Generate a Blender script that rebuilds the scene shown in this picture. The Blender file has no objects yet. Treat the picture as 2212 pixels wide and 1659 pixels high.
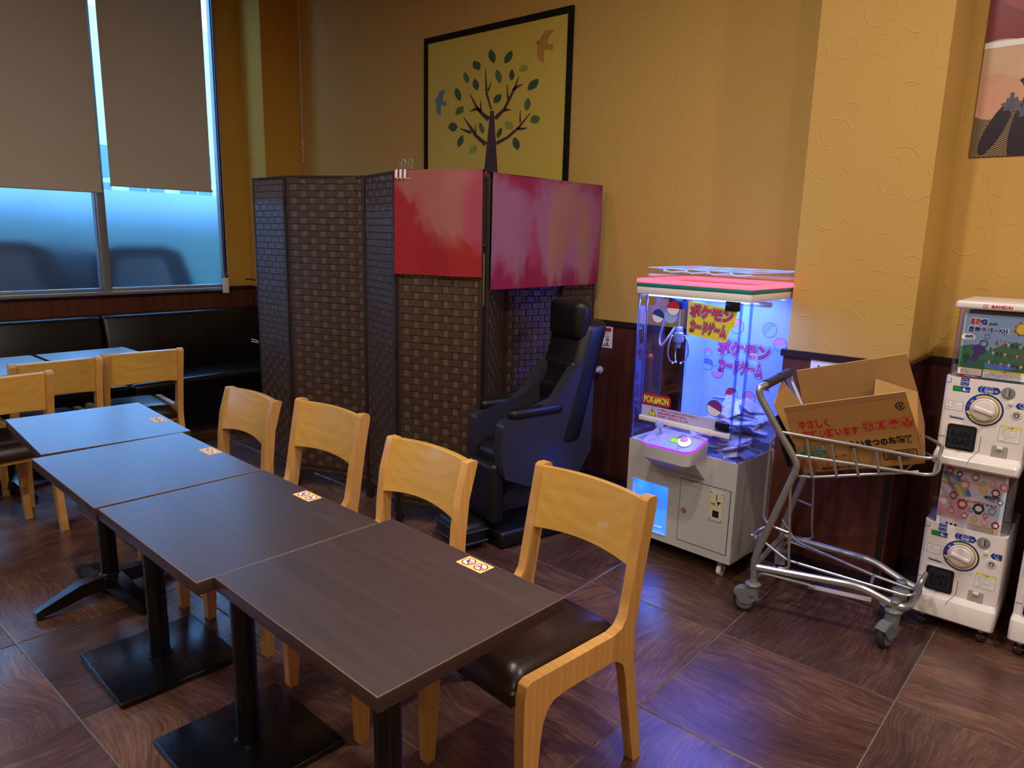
import bpy, bmesh, math, random
from mathutils import Vector, Matrix
random.seed(7)
C = bpy.context.scene
COL = C.collection
PI = math.pi

# ------------------------------------------------------------ camera, world, lights, exposure
cam = bpy.data.objects.new('camera', bpy.data.cameras.new('camera'))
COL.objects.link(cam)
cam.data.sensor_width = 36.0
cam.data.lens = 25.46
cam.data.clip_start = 0.02
cam.matrix_world = Matrix(((0.7551202, -0.1490713, 0.6384131, 0.0),
                           (0.6551390, 0.1356132, -0.7432376, 0.0),
                           (0.0242182, 0.9794829, 0.2000667, 1.449),
                           (0, 0, 0, 1)))
C.camera = cam
C.view_settings.view_transform = 'Standard'
C.view_settings.look = 'None'
C.view_settings.gamma = 1.0
C.view_settings.use_curve_mapping = False
C.view_settings.exposure = -0.10

world = bpy.data.worlds.new('world'); C.world = world
world.use_nodes = True
wn = world.node_tree.nodes; wn.clear()
wo = wn.new('ShaderNodeOutputWorld'); wb = wn.new('ShaderNodeBackground')
wb.inputs[0].default_value = (0.22, 0.52, 1.0, 1); wb.inputs[1].default_value = 9.0
world.node_tree.links.new(wb.outputs[0], wo.inputs[0])

def area(name, loc, size, power, color, target=None, shape='DISK', sy=None, spread=180, rot=None):
    l = bpy.data.lights.new(name, 'AREA'); l.shape = shape; l.size = size
    if sy: l.size_y = sy
    l.energy = power; l.color = color; l.spread = math.radians(spread)
    o = bpy.data.objects.new(name, l); COL.objects.link(o); o.location = loc
    if target is not None:
        o.rotation_euler = (Vector(target) - Vector(loc)).to_track_quat('-Z', 'Y').to_euler()
    elif rot: o.rotation_euler = rot
    return o
WARM = (1.0, 0.90, 0.78)
# recessed ceiling downlights over the room (the lamps themselves are above the frame)
DOWN = [(-2.6, 0.0, 19), (-1.0, -0.6, 24), (-1.1, 1.5, 30), (0.7, 0.4, 28), (0.8, 2.1, 34),
        (-0.6, -2.0, 20), (-3.6, -1.5, 14), (2.2, -0.8, 20)]
for i, (x, y, p) in enumerate(DOWN):
    area('downlight_lamp', (x, y, 3.34), 0.14, p*1.15, WARM, shape='DISK', spread=175)

# ------------------------------------------------------------ helpers
def srgb(h):
    h = h.lstrip('#'); v = [int(h[i:i+2], 16)/255 for i in (0, 2, 4)]
    return tuple(((c/12.92) if c <= .04045 else ((c+.055)/1.055)**2.4) for c in v)
MATS = {}
def mat(name, color, rough=0.5, metal=0.0, spec=0.5, emit=None, es=0.0, alpha=1.0, trans=0.0, ior=1.45, coat=0.0):
    m = bpy.data.materials.new(name); m.use_nodes = True
    b = m.node_tree.nodes['Principled BSDF']
    c = srgb(color) if isinstance(color, str) else color
    b.inputs['Base Color'].default_value = (*c, 1)
    b.inputs['Roughness'].default_value = rough; b.inputs['Metallic'].default_value = metal
    b.inputs['Specular IOR Level'].default_value = spec; b.inputs['Alpha'].default_value = alpha
    b.inputs['Transmission Weight'].default_value = trans; b.inputs['IOR'].default_value = ior
    b.inputs['Coat Weight'].default_value = coat
    if emit is not None:
        e = srgb(emit) if isinstance(emit, str) else emit
        b.inputs['Emission Color'].default_value = (*e, 1); b.inputs['Emission Strength'].default_value = es
    # small procedural variation so that nothing is a dead flat colour
    MATS[name] = m
    return m
def nodes(m): return m.node_tree.nodes, m.node_tree.links
def N(m, t, **kw):
    n = m.node_tree.nodes.new(t)
    for k, v in kw.items():
        if k in n.inputs: n.inputs[k].default_value = v
        else: setattr(n, k, v)
    return n
def mottle(m, scale=6, amt=0.12, bump=0.0, bscale=80, stretch=(1, 1, 1), coord='Object', rvar=0.0):
    ns, ln = nodes(m); b = ns['Principled BSDF']
    tc = N(m, 'ShaderNodeTexCoord'); mp = N(m, 'ShaderNodeMapping'); mp.inputs['Scale'].default_value = stretch
    ln.new(tc.outputs[coord], mp.inputs[0])
    nz = N(m, 'ShaderNodeTexNoise', Scale=scale, Detail=6.0, Roughness=0.6); ln.new(mp.outputs[0], nz.inputs['Vector'])
    c = b.inputs['Base Color'].default_value[:3]
    mx = N(m, 'ShaderNodeMix', data_type='RGBA')
    mx.inputs['A'].default_value = (*[x*(1-amt) for x in c], 1); mx.inputs['B'].default_value = (*[min(1, x*(1+amt)) for x in c], 1)
    ln.new(nz.outputs[0], mx.inputs['Factor']); ln.new(mx.outputs['Result'], b.inputs['Base Color'])
    if rvar:
        mr = N(m, 'ShaderNodeMapRange'); r = b.inputs['Roughness'].default_value
        mr.inputs['To Min'].default_value = max(0, r-rvar); mr.inputs['To Max'].default_value = r+rvar
        ln.new(nz.outputs[0], mr.inputs['Value']); ln.new(mr.outputs[0], b.inputs['Roughness'])
    if bump:
        n2 = N(m, 'ShaderNodeTexNoise', Scale=bscale, Detail=4.0); ln.new(mp.outputs[0], n2.inputs['Vector'])
        bp = N(m, 'ShaderNodeBump', Strength=bump, Distance=0.002); ln.new(n2.outputs[0], bp.inputs['Height']); ln.new(bp.outputs[0], b.inputs['Normal'])
    return m
def woodgrain(m, c1, c2, c3, stretch, scale=3.0, dist=4.0, coord='Object', rand=False, bump=0.25, ramp=(0.25, 0.55, 0.8), fine=60, rough=None, grainpow=0.35):
    """flowing grain: stretched, distorted noise through a colour ramp, plus fine fibres"""
    ns, ln = nodes(m); b = ns['Principled BSDF']
    tc = N(m, 'ShaderNodeTexCoord'); src = tc.outputs[coord]
    if rand:
        oi = N(m, 'ShaderNodeObjectInfo'); ad = N(m, 'ShaderNodeVectorMath', operation='MULTIPLY_ADD')
        cb = N(m, 'ShaderNodeCombineXYZ'); ml = N(m, 'ShaderNodeMath', operation='MULTIPLY'); ml.inputs[1].default_value = 37.0
        ln.new(oi.outputs['Random'], ml.inputs[0])
        for i in range(3): ln.new(ml.outputs[0], cb.inputs[i])
        ad.inputs[1].default_value = (1, 1, 1); ln.new(src, ad.inputs[0]); ln.new(cb.outputs[0], ad.inputs[2]); src = ad.outputs[0]
    mp = N(m, 'ShaderNodeMapping'); mp.inputs['Scale'].default_value = stretch; ln.new(src, mp.inputs[0])
    nz = N(m, 'ShaderNodeTexNoise', Scale=scale, Detail=5.0, Roughness=0.65, Distortion=dist*0.25); ln.new(mp.outputs[0], nz.inputs['Vector'])
    wv = N(m, 'ShaderNodeTexWave', Scale=scale*1.1, Distortion=dist*2.2, Detail=4.0); wv.inputs['Detail Scale'].default_value = 1.2; wv.bands_direction = 'Y'
    ln.new(mp.outputs[0], wv.inputs['Vector'])
    mm = N(m, 'ShaderNodeMix'); mm.inputs['Factor'].default_value = grainpow; ln.new(nz.outputs[0], mm.inputs['A']); ln.new(wv.outputs['Fac'], mm.inputs['B'])
    mp2 = N(m, 'ShaderNodeMapping'); mp2.inputs['Scale'].default_value = [s*fine if s > 0.9 else s*fine*0.12 for s in stretch]; ln.new(src, mp2.inputs[0])
    n3 = N(m, 'ShaderNodeTexNoise', Scale=1.0, Detail=3.0, Roughness=0.7); ln.new(mp2.outputs[0], n3.inputs['Vector'])
    m2 = N(m, 'ShaderNodeMix'); m2.inputs['Factor'].default_value = 0.3; ln.new(mm.outputs[0], m2.inputs['A']); ln.new(n3.outputs[0], m2.inputs['B'])
    cr = N(m, 'ShaderNodeValToRGB'); e = cr.color_ramp.elements
    e[0].position = ramp[0]; e[0].color = (*srgb(c1), 1); e[1].position = ramp[2]; e[1].color = (*srgb(c3), 1)
    x = e.new(ramp[1]); x.color = (*srgb(c2), 1)
    ln.new(m2.outputs[0], cr.inputs[0]); out = cr.outputs[0]
    if rand:
        hv = N(m, 'ShaderNodeHueSaturation'); mr = N(m, 'ShaderNodeMapRange'); mr.inputs['To Min'].default_value = 0.8; mr.inputs['To Max'].default_value = 1.25
        ln.new(oi.outputs['Random'], mr.inputs[0]); ln.new(mr.outputs[0], hv.inputs['Value']); ln.new(out, hv.inputs['Color']); out = hv.outputs[0]
    ln.new(out, b.inputs['Base Color'])
    if bump:
        bp = N(m, 'ShaderNodeBump', Strength=bump, Distance=0.0015); ln.new(m2.outputs[0], bp.inputs['Height']); ln.new(bp.outputs[0], b.inputs['Normal'])
    return m

class Fr:
    """flat frame: origin, x axis, y axis, normal = x cross y"""
    def __init__(s, O, X, Y):
        s.O = Vector(O); s.X = Vector(X).normalized(); s.Y = Vector(Y).normalized(); s.Z = s.X.cross(s.Y)
    def p(s, a, b, c=0): return s.O + s.X*a + s.Y*b + s.Z*c
    def at(s, a, b, c=0):
        return Fr(s.p(a, b, c), s.X, s.Y)
    def rot(s, ang):
        c, q = math.cos(ang), math.sin(ang)
        return Fr(s.O, s.X*c+s.Y*q, s.Y*c-s.X*q)
TXT = {}
def text_geo(body, bold):
    k = (body, bold)
    if k not in TXT:
        cu = bpy.data.curves.new('t', 'FONT'); cu.body = body; cu.size = 1.0; cu.resolution_u = 2; cu.offset = bold
        ob = bpy.data.objects.new('t', cu); COL.objects.link(ob)
        dg = bpy.context.evaluated_depsgraph_get(); me = bpy.data.meshes.new_from_object(ob.evaluated_get(dg))
        vs = [v.co.copy() for v in me.vertices]; fs = [tuple(p.vertices) for p in me.polygons]
        bpy.data.objects.remove(ob); bpy.data.meshes.remove(me); bpy.data.curves.remove(cu)
        x0 = min(v.x for v in vs); x1 = max(v.x for v in vs); y0 = min(v.y for v in vs); y1 = max(v.y for v in vs)
        TXT[k] = (vs, fs, x0, x1, y0, y1)
    return TXT[k]
def rrect(w, h, r, n=5, cx=0, cy=0):
    pts = []
    for (sx, sy, a0) in ((1, 1, 0), (-1, 1, 90), (-1, -1, 180), (1, -1, 270)):
        for i in range(n+1):
            a = math.radians(a0 + 90*i/n)
            pts.append((cx+sx*(w/2-r)+r*math.cos(a), cy+sy*(h/2-r)+r*math.sin(a)))
    return pts
def circ(r, n=20, cx=0, cy=0, a0=0): return [(cx+r*math.cos(a0+2*PI*i/n), cy+r*math.sin(a0+2*PI*i/n)) for i in range(n)]
def fillet(pts, r, n=5):
    pts = [Vector(p) for p in pts]; out = [pts[0]]
    for i in range(1, len(pts)-1):
        a, b, c = pts[i-1], pts[i], pts[i+1]; d1 = (a-b); d2 = (c-b)
        t = min(r, d1.length*0.45, d2.length*0.45); p = b+d1.normalized()*t; q = b+d2.normalized()*t
        for k in range(n+1):
            s = k/n; out.append(p*(1-s)**2 + b*2*s*(1-s) + q*s*s)
    out.append(pts[-1]); return out
class MB:
    def __init__(s): s.v = []; s.f = []; s.mi = []; s.mats = []; s.sm = []
    def m(s, mt):
        if mt not in s.mats: s.mats.append(mt)
        return s.mats.index(mt)
    def add(s, vs, fs, mt, smooth=True):
        o = len(s.v); s.v += [Vector(v) for v in vs]; k = s.m(mt)
        for f in fs: s.f.append([o+i for i in f]); s.mi.append(k); s.sm.append(smooth)
        return s
    def bm(s, b, mt, M=None, smooth=True):
        b.verts.index_update(); vs = [(M @ v.co if M else v.co.copy()) for v in b.verts]; fs = [[v.index for v in f.verts] for f in b.faces]
        b.free(); return s.add(vs, fs, mt, smooth)
    def box(s, c, size, mt, bev=0.0, seg=2, M=None, rotz=0):
        b = bmesh.new(); bmesh.ops.create_cube(b, size=1.0)
        for v in b.verts: v.co = Vector((v.co.x*size[0], v.co.y*size[1], v.co.z*size[2]))
        if bev: bmesh.ops.bevel(b, geom=b.edges[:], offset=min(bev, min(size)*.49), segments=seg, affect='EDGES', profile=0.5)
        MM = Matrix.Translation(Vector(c)) @ Matrix.Rotation(rotz, 4, 'Z')
        if M: MM = M @ MM
        return s.bm(b, mt, MM)
    def fbox(s, fr, a, b, c, wa, wb, wc, mt, bev=0.0, seg=2):
        M = Matrix((( fr.X.x, fr.Y.x, fr.Z.x, fr.O.x), (fr.X.y, fr.Y.y, fr.Z.y, fr.O.y), (fr.X.z, fr.Y.z, fr.Z.z, fr.O.z), (0, 0, 0, 1)))
        return s.box((a, b, c), (wa, wb, wc), mt, bev, seg, M)
    def prism(s, fr, pts, mt, z0=0.0, z1=None, smooth=False):
        n = len(pts)
        if z1 is None: return s.add([fr.p(x, y, z0) for x, y in pts], [list(range(n))], mt, False)
        vs = [fr.p(x, y, z0) for x, y in pts]+[fr.p(x, y, z1) for x, y in pts]
        fs = [list(range(n))[::-1], list(range(n, 2*n))]
        s.add(vs, fs, mt, False)
        return s.add(vs, [[i, (i+1) % n, n+(i+1) % n, n+i] for i in range(n)], mt, smooth)
    def ring(s, fr, r0, r1, mt, z=0.0, n=28, cx=0, cy=0, a0=0, a1=2*PI):
        full = abs(a1-a0-2*PI) < 1e-6; k = n if full else n+1
        vs = []
        for i in range(k):
            a = a0+(a1-a0)*i/n; vs += [fr.p(cx+r0*math.cos(a), cy+r0*math.sin(a), z), fr.p(cx+r1*math.cos(a), cy+r1*math.sin(a), z)]
        fs = [[2*i, 2*i+1, (2*i+3) % (2*k), (2*i+2) % (2*k)] for i in range(n)]
        return s.add(vs, fs, mt, False)
    def text(s, fr, body, mt, h=None, w=None, z=0.0003, bold=0.0, align='C', cx=0, cy=0):
        vs, fs = text_geo(body, bold)[:2]; x0, x1, y0, y1 = text_geo(body, 0.0)[2:]
        sy = (h/(y1-y0)) if h else (w/(x1-x0)); sx = (w/(x1-x0)) if w else sy
        ox = {'C': (x0+x1)/2, 'L': x0, 'R': x1}[align]; oy = (y0+y1)/2
        return s.add([fr.p(cx+(v.x-ox)*sx, cy+(v.y-oy)*sy, z) for v in vs], fs, mt, False)
    def cyl(s, p0, p1, r0, mt, r1=None, seg=16, caps=True):
        p0, p1 = Vector(p0), Vector(p1); r1 = r0 if r1 is None else r1
        d = (p1-p0).normalized(); a = d.orthogonal().normalized(); b = d.cross(a)
        vs = []
        for p, r in ((p0, r0), (p1, r1)):
            vs += [p+(a*math.cos(2*PI*i/seg)+b*math.sin(2*PI*i/seg))*r for i in range(seg)]
        s.add(vs, [[i, (i+1) % seg, seg+(i+1) % seg, seg+i] for i in range(seg)], mt)
        if caps: s.add(vs, [list(range(seg))[::-1], list(range(seg, 2*seg))], mt, False)
        return s
    def lathe(s, prof, c, mt, seg=24, axis='Z', fr=None):
        vs = []
        for r, z in prof:
            for i in range(seg):
                a = 2*PI*i/seg
                if fr: vs.append(fr.p(r*math.cos(a), r*math.sin(a), z))
                else: vs.append(Vector(c)+Vector((r*math.cos(a), r*math.sin(a), z)))
        fs = []
        for k in range(len(prof)-1):
            fs += [[k*seg+i, k*seg+(i+1) % seg, (k+1)*seg+(i+1) % seg, (k+1)*seg+i] for i in range(seg)]
        s.add(vs, fs, mt)
        s.add(vs[:seg], [list(range(seg))[::-1]], mt, False); s.add(vs[-seg:], [list(range(seg))], mt, False)
        return s
    def tube(s, pts, r, mt, seg=8, fil=0.0, closed=False, n=5):
        pts = fillet(pts, fil, n) if fil else [Vector(p) for p in pts]
        q = [pts[0]]
        for p in pts[1:]:
            if (p-q[-1]).length > 1e-5: q.append(p)
        pts = q; L = len(pts); rings = []; up = None
        for i, p in enumerate(pts):
            if closed: d = (pts[(i+1) % L]-pts[i-1])
            else: d = pts[min(i+1, L-1)]-pts[max(i-1, 0)]
            d.normalize()
            if up is None: up = d.orthogonal().normalized()
            up = (up-d*up.dot(d)); up = up.normalized() if up.length > 1e-6 else d.orthogonal().normalized()
            b = d.cross(up); rr = r[i] if isinstance(r, (list, tuple)) else r
            rings += [p+(up*math.cos(2*PI*k/seg)+b*math.sin(2*PI*k/seg))*rr for k in range(seg)]
        fs = []
        for i in range(L if closed else L-1):
            a = i*seg; c = ((i+1) % L)*seg
            fs += [[a+k, a+(k+1) % seg, c+(k+1) % seg, c+k] for k in range(seg)]
        s.add(rings, fs, mt)
        if not closed: s.add(rings[:seg]+rings[-seg:], [list(range(seg))[::-1], list(range(seg, 2*seg))], mt, False)
        return s
    def sphere(s, c, r, mt, seg=16, sc=(1, 1, 1)):
        b = bmesh.new(); bmesh.ops.create_uvsphere(b, u_segments=seg, v_segments=max(6, seg//2), radius=r)
        for v in b.verts: v.co = Vector((v.co.x*sc[0], v.co.y*sc[1], v.co.z*sc[2]))
        return s.bm(b, mt, Matrix.Translation(Vector(c)))
    def build(s, name, parent=None, label=None, kind=None, ang=35, world=None):
        me = bpy.data.meshes.new(name)
        vs = s.v
        if world is not None:
            inv = world.inverted(); vs = [inv @ v for v in vs]
        me.from_pydata([tuple(v) for v in vs], [], s.f)
        for mt in s.mats: me.materials.append(mt)
        me.polygons.foreach_set('material_index', s.mi); me.polygons.foreach_set('use_smooth', s.sm)
        me.set_sharp_from_angle(angle=math.radians(ang)); me.update()
        o = bpy.data.objects.new(name, me); COL.objects.link(o)
        if parent is not None: o.parent = parent
        if label: o['label'] = label
        if kind: o['kind'] = kind
        return o
def thing(name, label, cat, loc=(0, 0, 0), rotz=0.0, group=None):
    o = bpy.data.objects.new(name, None); COL.objects.link(o); o.empty_display_size = 0.1
    o.location = loc; o.rotation_euler = (0, 0, rotz); o['label'] = label; o['category'] = cat
    if group: o['group'] = group
    return o
def W(root):  # matrix of a root empty, to turn world points into its local ones
    return Matrix.Translation(root.location) @ Matrix.Rotation(root.rotation_euler[2], 4, 'Z')
def tag(o, label, cat, group=None):
    o['label'] = label; o['category'] = cat
    if group: o['group'] = group
    return o
def copy_tree(o, parent=None):
    c = o.copy(); COL.objects.link(c)
    c.parent = parent
    for ch in list(o.children): copy_tree(ch, c)
    return c
def struct(mb, name, parent=None): 
    o = mb.build(name, parent)
    if parent is None: o['kind'] = 'structure'
    return o

# ------------------------------------------------------------ materials
def wallpaper(name, color, arcs=1.0):
    m = mat(name, color, rough=0.75, spec=0.25); ns, ln = nodes(m); b = ns['Principled BSDF']
    tc = N(m, 'ShaderNodeTexCoord'); sp = N(m, 'ShaderNodeSeparateXYZ'); ln.new(tc.outputs['Object'], sp.inputs[0])
    ad = N(m, 'ShaderNodeMath', operation='ADD'); ln.new(sp.outputs[0], ad.inputs[0]); ln.new(sp.outputs[1], ad.inputs[1])
    cb = N(m, 'ShaderNodeCombineXYZ'); ln.new(ad.outputs[0], cb.inputs[0]); ln.new(sp.outputs[2], cb.inputs[1])
    hs = []
    for sc, th, off, dens in ((6.0, 0.030, 0.0, 0.45), (8.5, 0.028, 3.7, 0.5)):
        mp = N(m, 'ShaderNodeMapping'); mp.inputs['Location'].default_value = (off, off*1.7, 0); ln.new(cb.outputs[0], mp.inputs[0])
        vo = N(m, 'ShaderNodeTexVoronoi', voronoi_dimensions='2D', Scale=sc); ln.new(mp.outputs[0], vo.inputs['Vector'])
        # distance from the cell point, thin ring at radius .3, kept only where a noise is high -> short arcs
        d = N(m, 'ShaderNodeMath', operation='SUBTRACT'); d.inputs[1].default_value = 0.34; ln.new(vo.outputs['Distance'], d.inputs[0])
        a = N(m, 'ShaderNodeMath', operation='ABSOLUTE'); ln.new(d.outputs[0], a.inputs[0])
        r = N(m, 'ShaderNodeMapRange', interpolation_type='SMOOTHSTEP'); r.inputs['From Min'].default_value = 0; r.inputs['From Max'].default_value = th
        r.inputs['To Min'].default_value = 1; r.inputs['To Max'].default_value = 0; ln.new(a.outputs[0], r.inputs[0])
        nz = N(m, 'ShaderNodeTexNoise', noise_dimensions='2D', Scale=sc*1.7, Detail=1.0); ln.new(mp.outputs[0], nz.inputs['Vector'])
        r2 = N(m, 'ShaderNodeMapRange', interpolation_type='SMOOTHSTEP'); r2.inputs['From Min'].default_value = 1-dens; r2.inputs['From Max'].default_value = 1-dens+0.07
        ln.new(nz.outputs[0], r2.inputs[0])
        ml = N(m, 'ShaderNodeMath', operation='MULTIPLY'); ln.new(r.outputs[0], ml.inputs[0]); ln.new(r2.outputs[0], ml.inputs[1]); hs.append(ml)
    mx = N(m, 'ShaderNodeMath', operation='MAXIMUM'); ln.new(hs[0].outputs[0], mx.inputs[0]); ln.new(hs[1].outputs[0], mx.inputs[1])
    fn = N(m, 'ShaderNodeTexNoise', Scale=45.0, Detail=4.0, Roughness=0.6); ln.new(tc.outputs['Object'], fn.inputs['Vector'])
    f2 = N(m, 'ShaderNodeMath', operation='MULTIPLY_ADD'); f2.inputs[1].default_value = 0.5; ln.new(fn.outputs[0], f2.inputs[0]); ln.new(mx.outputs[0], f2.inputs[2])
    bp = N(m, 'ShaderNodeBump', Strength=0.4*arcs, Distance=0.003); ln.new(f2.outputs[0], bp.inputs['Height']); ln.new(bp.outputs[0], b.inputs['Normal'])
    return m
M_wall = wallpaper('wallpaper_yellow', '#c29b55')
M_wallL = wallpaper('wallpaper_yellow_smooth', '#c2943c', 0.25)
M_ceil = mat('ceiling_white', '#d8cfc0', 0.9)
M_wains = woodgrain(mat('wainscot_wood', '#5a2c1c', 0.45), '#3c1c12', '#5a2c1e', '#6e3c28', (9, 9, 0.5), 2.5, 2.0, bump=0.05, fine=6, grainpow=0.25)
M_dark = mottle(mat('dark_trim', '#2a1c22', 0.35), 5, .1)
M_alu = mottle(mat('window_aluminium', '#8b8c8e', 0.45, 0.3), 10, .06)
def floor_tile(name, c1, c2, c3):
    m = mat(name, c2, rough=0.25, spec=0.75); ns, ln = nodes(m); b = ns['Principled BSDF']
    tc = N(m, 'ShaderNodeTexCoord'); oi = N(m, 'ShaderNodeObjectInfo'); ml = N(m, 'ShaderNodeMath', operation='MULTIPLY'); ml.inputs[1].default_value = 53.0
    ln.new(oi.outputs['Random'], ml.inputs[0]); cb = N(m, 'ShaderNodeCombineXYZ')
    for i in range(3): ln.new(ml.outputs[0], cb.inputs[i])
    ad = N(m, 'ShaderNodeVectorMath', operation='ADD'); ln.new(tc.outputs['Object'], ad.inputs[0]); ln.new(cb.outputs[0], ad.inputs[1])
    # slow warp bends the fibres into long sweeps and the odd knot
    wn_ = N(m, 'ShaderNodeTexNoise', Scale=2.1, Detail=1.0, Roughness=0.4); ln.new(ad.outputs[0], wn_.inputs['Vector'])
    sc = N(m, 'ShaderNodeVectorMath', operation='MULTIPLY_ADD'); sc.inputs[1].default_value = (0.06, 0.30, 0.0); ln.new(wn_.outputs['Color'], sc.inputs[0]); ln.new(ad.outputs[0], sc.inputs[2])
    def layer(st, det, rg):
        mp = N(m, 'ShaderNodeMapping'); mp.inputs['Scale'].default_value = st; ln.new(sc.outputs[0], mp.inputs[0])
        nz = N(m, 'ShaderNodeTexNoise', Scale=1.0, Detail=det, Roughness=rg); ln.new(mp.outputs[0], nz.inputs['Vector']); return nz.outputs[0]
    big = layer((2.4, 5, 1), 4.0, .55); mid = layer((5, 70, 1), 6.0, .75); fine = layer((16, 420, 1), 3.0, .7)
    def mixf(a_, b_, f_):
        x = N(m, 'ShaderNodeMix'); x.inputs['Factor'].default_value = f_; ln.new(a_, x.inputs['A']); ln.new(b_, x.inputs['B']); return x.outputs[0]
    g1 = mixf(mixf(big, mid, .5), fine, .33)
    cr = N(m, 'ShaderNodeValToRGB'); e = cr.color_ramp.elements; e[0].position = .36; e[0].color = (*srgb(c1), 1); e[1].position = .64; e[1].color = (*srgb(c3), 1); q = e.new(.5); q.color = (*srgb(c2), 1)
    ln.new(g1, cr.inputs[0]); hv = N(m, 'ShaderNodeHueSaturation'); mr = N(m, 'ShaderNodeMapRange'); mr.inputs['To Min'].default_value = .85; mr.inputs['To Max'].default_value = 1.2
    ln.new(oi.outputs['Random'], mr.inputs[0]); ln.new(mr.outputs[0], hv.inputs['Value']); ln.new(cr.outputs[0], hv.inputs['Color']); ln.new(hv.outputs[0], b.inputs['Base Color'])
    bp = N(m, 'ShaderNodeBump', Strength=0.55, Distance=0.0012); ln.new(mixf(mid, fine, .5), bp.inputs['Height']); ln.new(bp.outputs[0], b.inputs['Normal'])
    return m
M_tiles = [floor_tile('wood_floor_tile', '#2c1c1a', '#563a33', '#86644f'), floor_tile('wood_floor_tile_dark', '#291b1a', '#4f3631', '#7a5a4a')]
M_grout = mat('grout', '#77746f', 0.8)
M_table = woodgrain(mat('table_laminate', '#3b302c', 0.36, spec=1.0, coat=1.0), '#352a28', '#43373a', '#524542', (0.5, 9, 1), 3.0, 1.0, bump=0.22, fine=70, grainpow=0.1)
M_table.node_tree.nodes['Principled BSDF'].inputs['Coat Roughness'].default_value = .30; M_table.node_tree.nodes['Principled BSDF'].inputs['Coat IOR'].default_value = 1.6
M_tedge = mat('table_edge', '#3a2a24', 0.4)
M_tlip = mat('table_edge_lip', '#7b6558', 0.45)
M_black = mottle(mat('black_steel', '#0b0c10', 0.28), 8, .1, rvar=.06)
M_blackp = mottle(mat('black_plastic', '#0e0f12', 0.4), 8, .1)
M_rubber = mottle(mat('rubber', '#2b2c2f', 0.6), 20, .15)
M_chair = woodgrain(mat('beech_wood', '#c98a2c', 0.33, spec=0.5, coat=0.15), '#b88a3c', '#ca9d4c', '#d6aa5c', (0.9, 8, 12), 3.0, 1.0, bump=0.03, fine=10, grainpow=0.12, rand=True)
M_chairF = woodgrain(mat('beech_frame', '#c68a34', 0.35, spec=0.5, coat=0.1), '#bd8746', '#cc9853', '#d6a462', (8, 8, 0.7), 1.5, 1.2, bump=0.03, fine=8, grainpow=0.2, rand=True)
M_leath = mottle(mat('brown_vinyl', '#23130f', 0.32, spec=0.5), 5, .15, bump=0.15, bscale=160, rvar=.04)
M_bench = mottle(mat('bench_vinyl', '#0b080b', 0.30, spec=0.5), 5, .15, bump=0.15, bscale=150, rvar=.04)
M_weave = mottle(mat('woven_cord_horizontal', '#3b2b21', 0.36, spec=1.0, coat=.5), 14, .45, bump=0.5, bscale=22, stretch=(2, 2, 22))
M_weavev = mottle(mat('woven_cord_vertical', '#5a453a', 0.40, spec=0.9), 14, .30, bump=0.7, bscale=22, stretch=(16, 16, 2))
M_scrfr = mottle(mat('screen_frame', '#2a1c14', 0.6), 20, .25)
M_blind = mat('blind_fabric', '#d8cab6', 0.85, spec=0.1)
ns, ln = nodes(M_blind)
_t = N(M_blind, 'ShaderNodeBsdfTranslucent'); _t.inputs[0].default_value = (0.42, 0.34, 0.26, 1); _x = N(M_blind, 'ShaderNodeMixShader'); _x.inputs[0].default_value = 0.22
ln.new(ns['Principled BSDF'].outputs[0], _x.inputs[1]); ln.new(_t.outputs[0], _x.inputs[2]); ln.new(_x.outputs[0], ns['Material Output'].inputs[0])
M_frost = mat('frosted_film_glass', '#ffffff', 0.3)
ns, ln = nodes(M_frost)
_t = N(M_frost, 'ShaderNodeBsdfTranslucent'); _t.inputs[0].default_value = (0.8, 0.9, 1.0, 1); _r = N(M_frost, 'ShaderNodeBsdfRefraction', Roughness=0.34, IOR=1.3); _r.inputs[0].default_value = (.92, .96, 1, 1)
_g = N(M_frost, 'ShaderNodeBsdfGlossy', Roughness=0.25); _g.inputs[0].default_value = (1, 1, 1, 1); _x = N(M_frost, 'ShaderNodeMixShader'); _x.inputs[0].default_value = 0.06; _y = N(M_frost, 'ShaderNodeMixShader'); _y.inputs[0].default_value = 0.010
ln.new(_r.outputs[0], _y.inputs[1]); ln.new(_t.outputs[0], _y.inputs[2]); ln.new(_y.outputs[0], _x.inputs[1]); ln.new(_g.outputs[0], _x.inputs[2]); ln.new(_x.outputs[0], ns['Material Output'].inputs[0])
def clear(name, tint=(1, 1, 1), gloss=0.08, rough=0.03, fres=True):
    m = mat(name, '#ffffff', 0.1); ns, ln = nodes(m)
    t = N(m, 'ShaderNodeBsdfTransparent'); t.inputs[0].default_value = (*tint, 1)
    g = N(m, 'ShaderNodeBsdfGlossy', Roughness=rough); g.inputs[0].default_value = (1, 1, 1, 1)
    x = N(m, 'ShaderNodeMixShader')
    if fres:
        l = N(m, 'ShaderNodeLayerWeight', Blend=0.5); pw_ = N(m, 'ShaderNodeMath', operation='POWER'); pw_.inputs[1].default_value = 4.0; ln.new(l.outputs['Facing'], pw_.inputs[0])
        ma = N(m, 'ShaderNodeMath', operation='MULTIPLY_ADD'); ma.inputs[1].default_value = 0.7; ma.inputs[2].default_value = gloss*.4; ln.new(pw_.outputs[0], ma.inputs[0]); ln.new(ma.outputs[0], x.inputs[0])
    else: x.inputs[0].default_value = gloss
    ln.new(t.outputs[0], x.inputs[1]); ln.new(g.outputs[0], x.inputs[2]); ln.new(x.outputs[0], ns['Material Output'].inputs[0])
    return m
M_glass = clear('clear_glass', (0.92, 0.97, 1.0))
M_acry = clear('acrylic', (0.96, 0.97, 1.0), 0.10)
M_acryd = clear('acrylic_edge', (0.55, 0.66, 0.98), 0.2, 0.15, False)
M_smoke = clear('smoked_plastic', (0.80, 0.79, 0.84), 0.12, 0.1)
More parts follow.
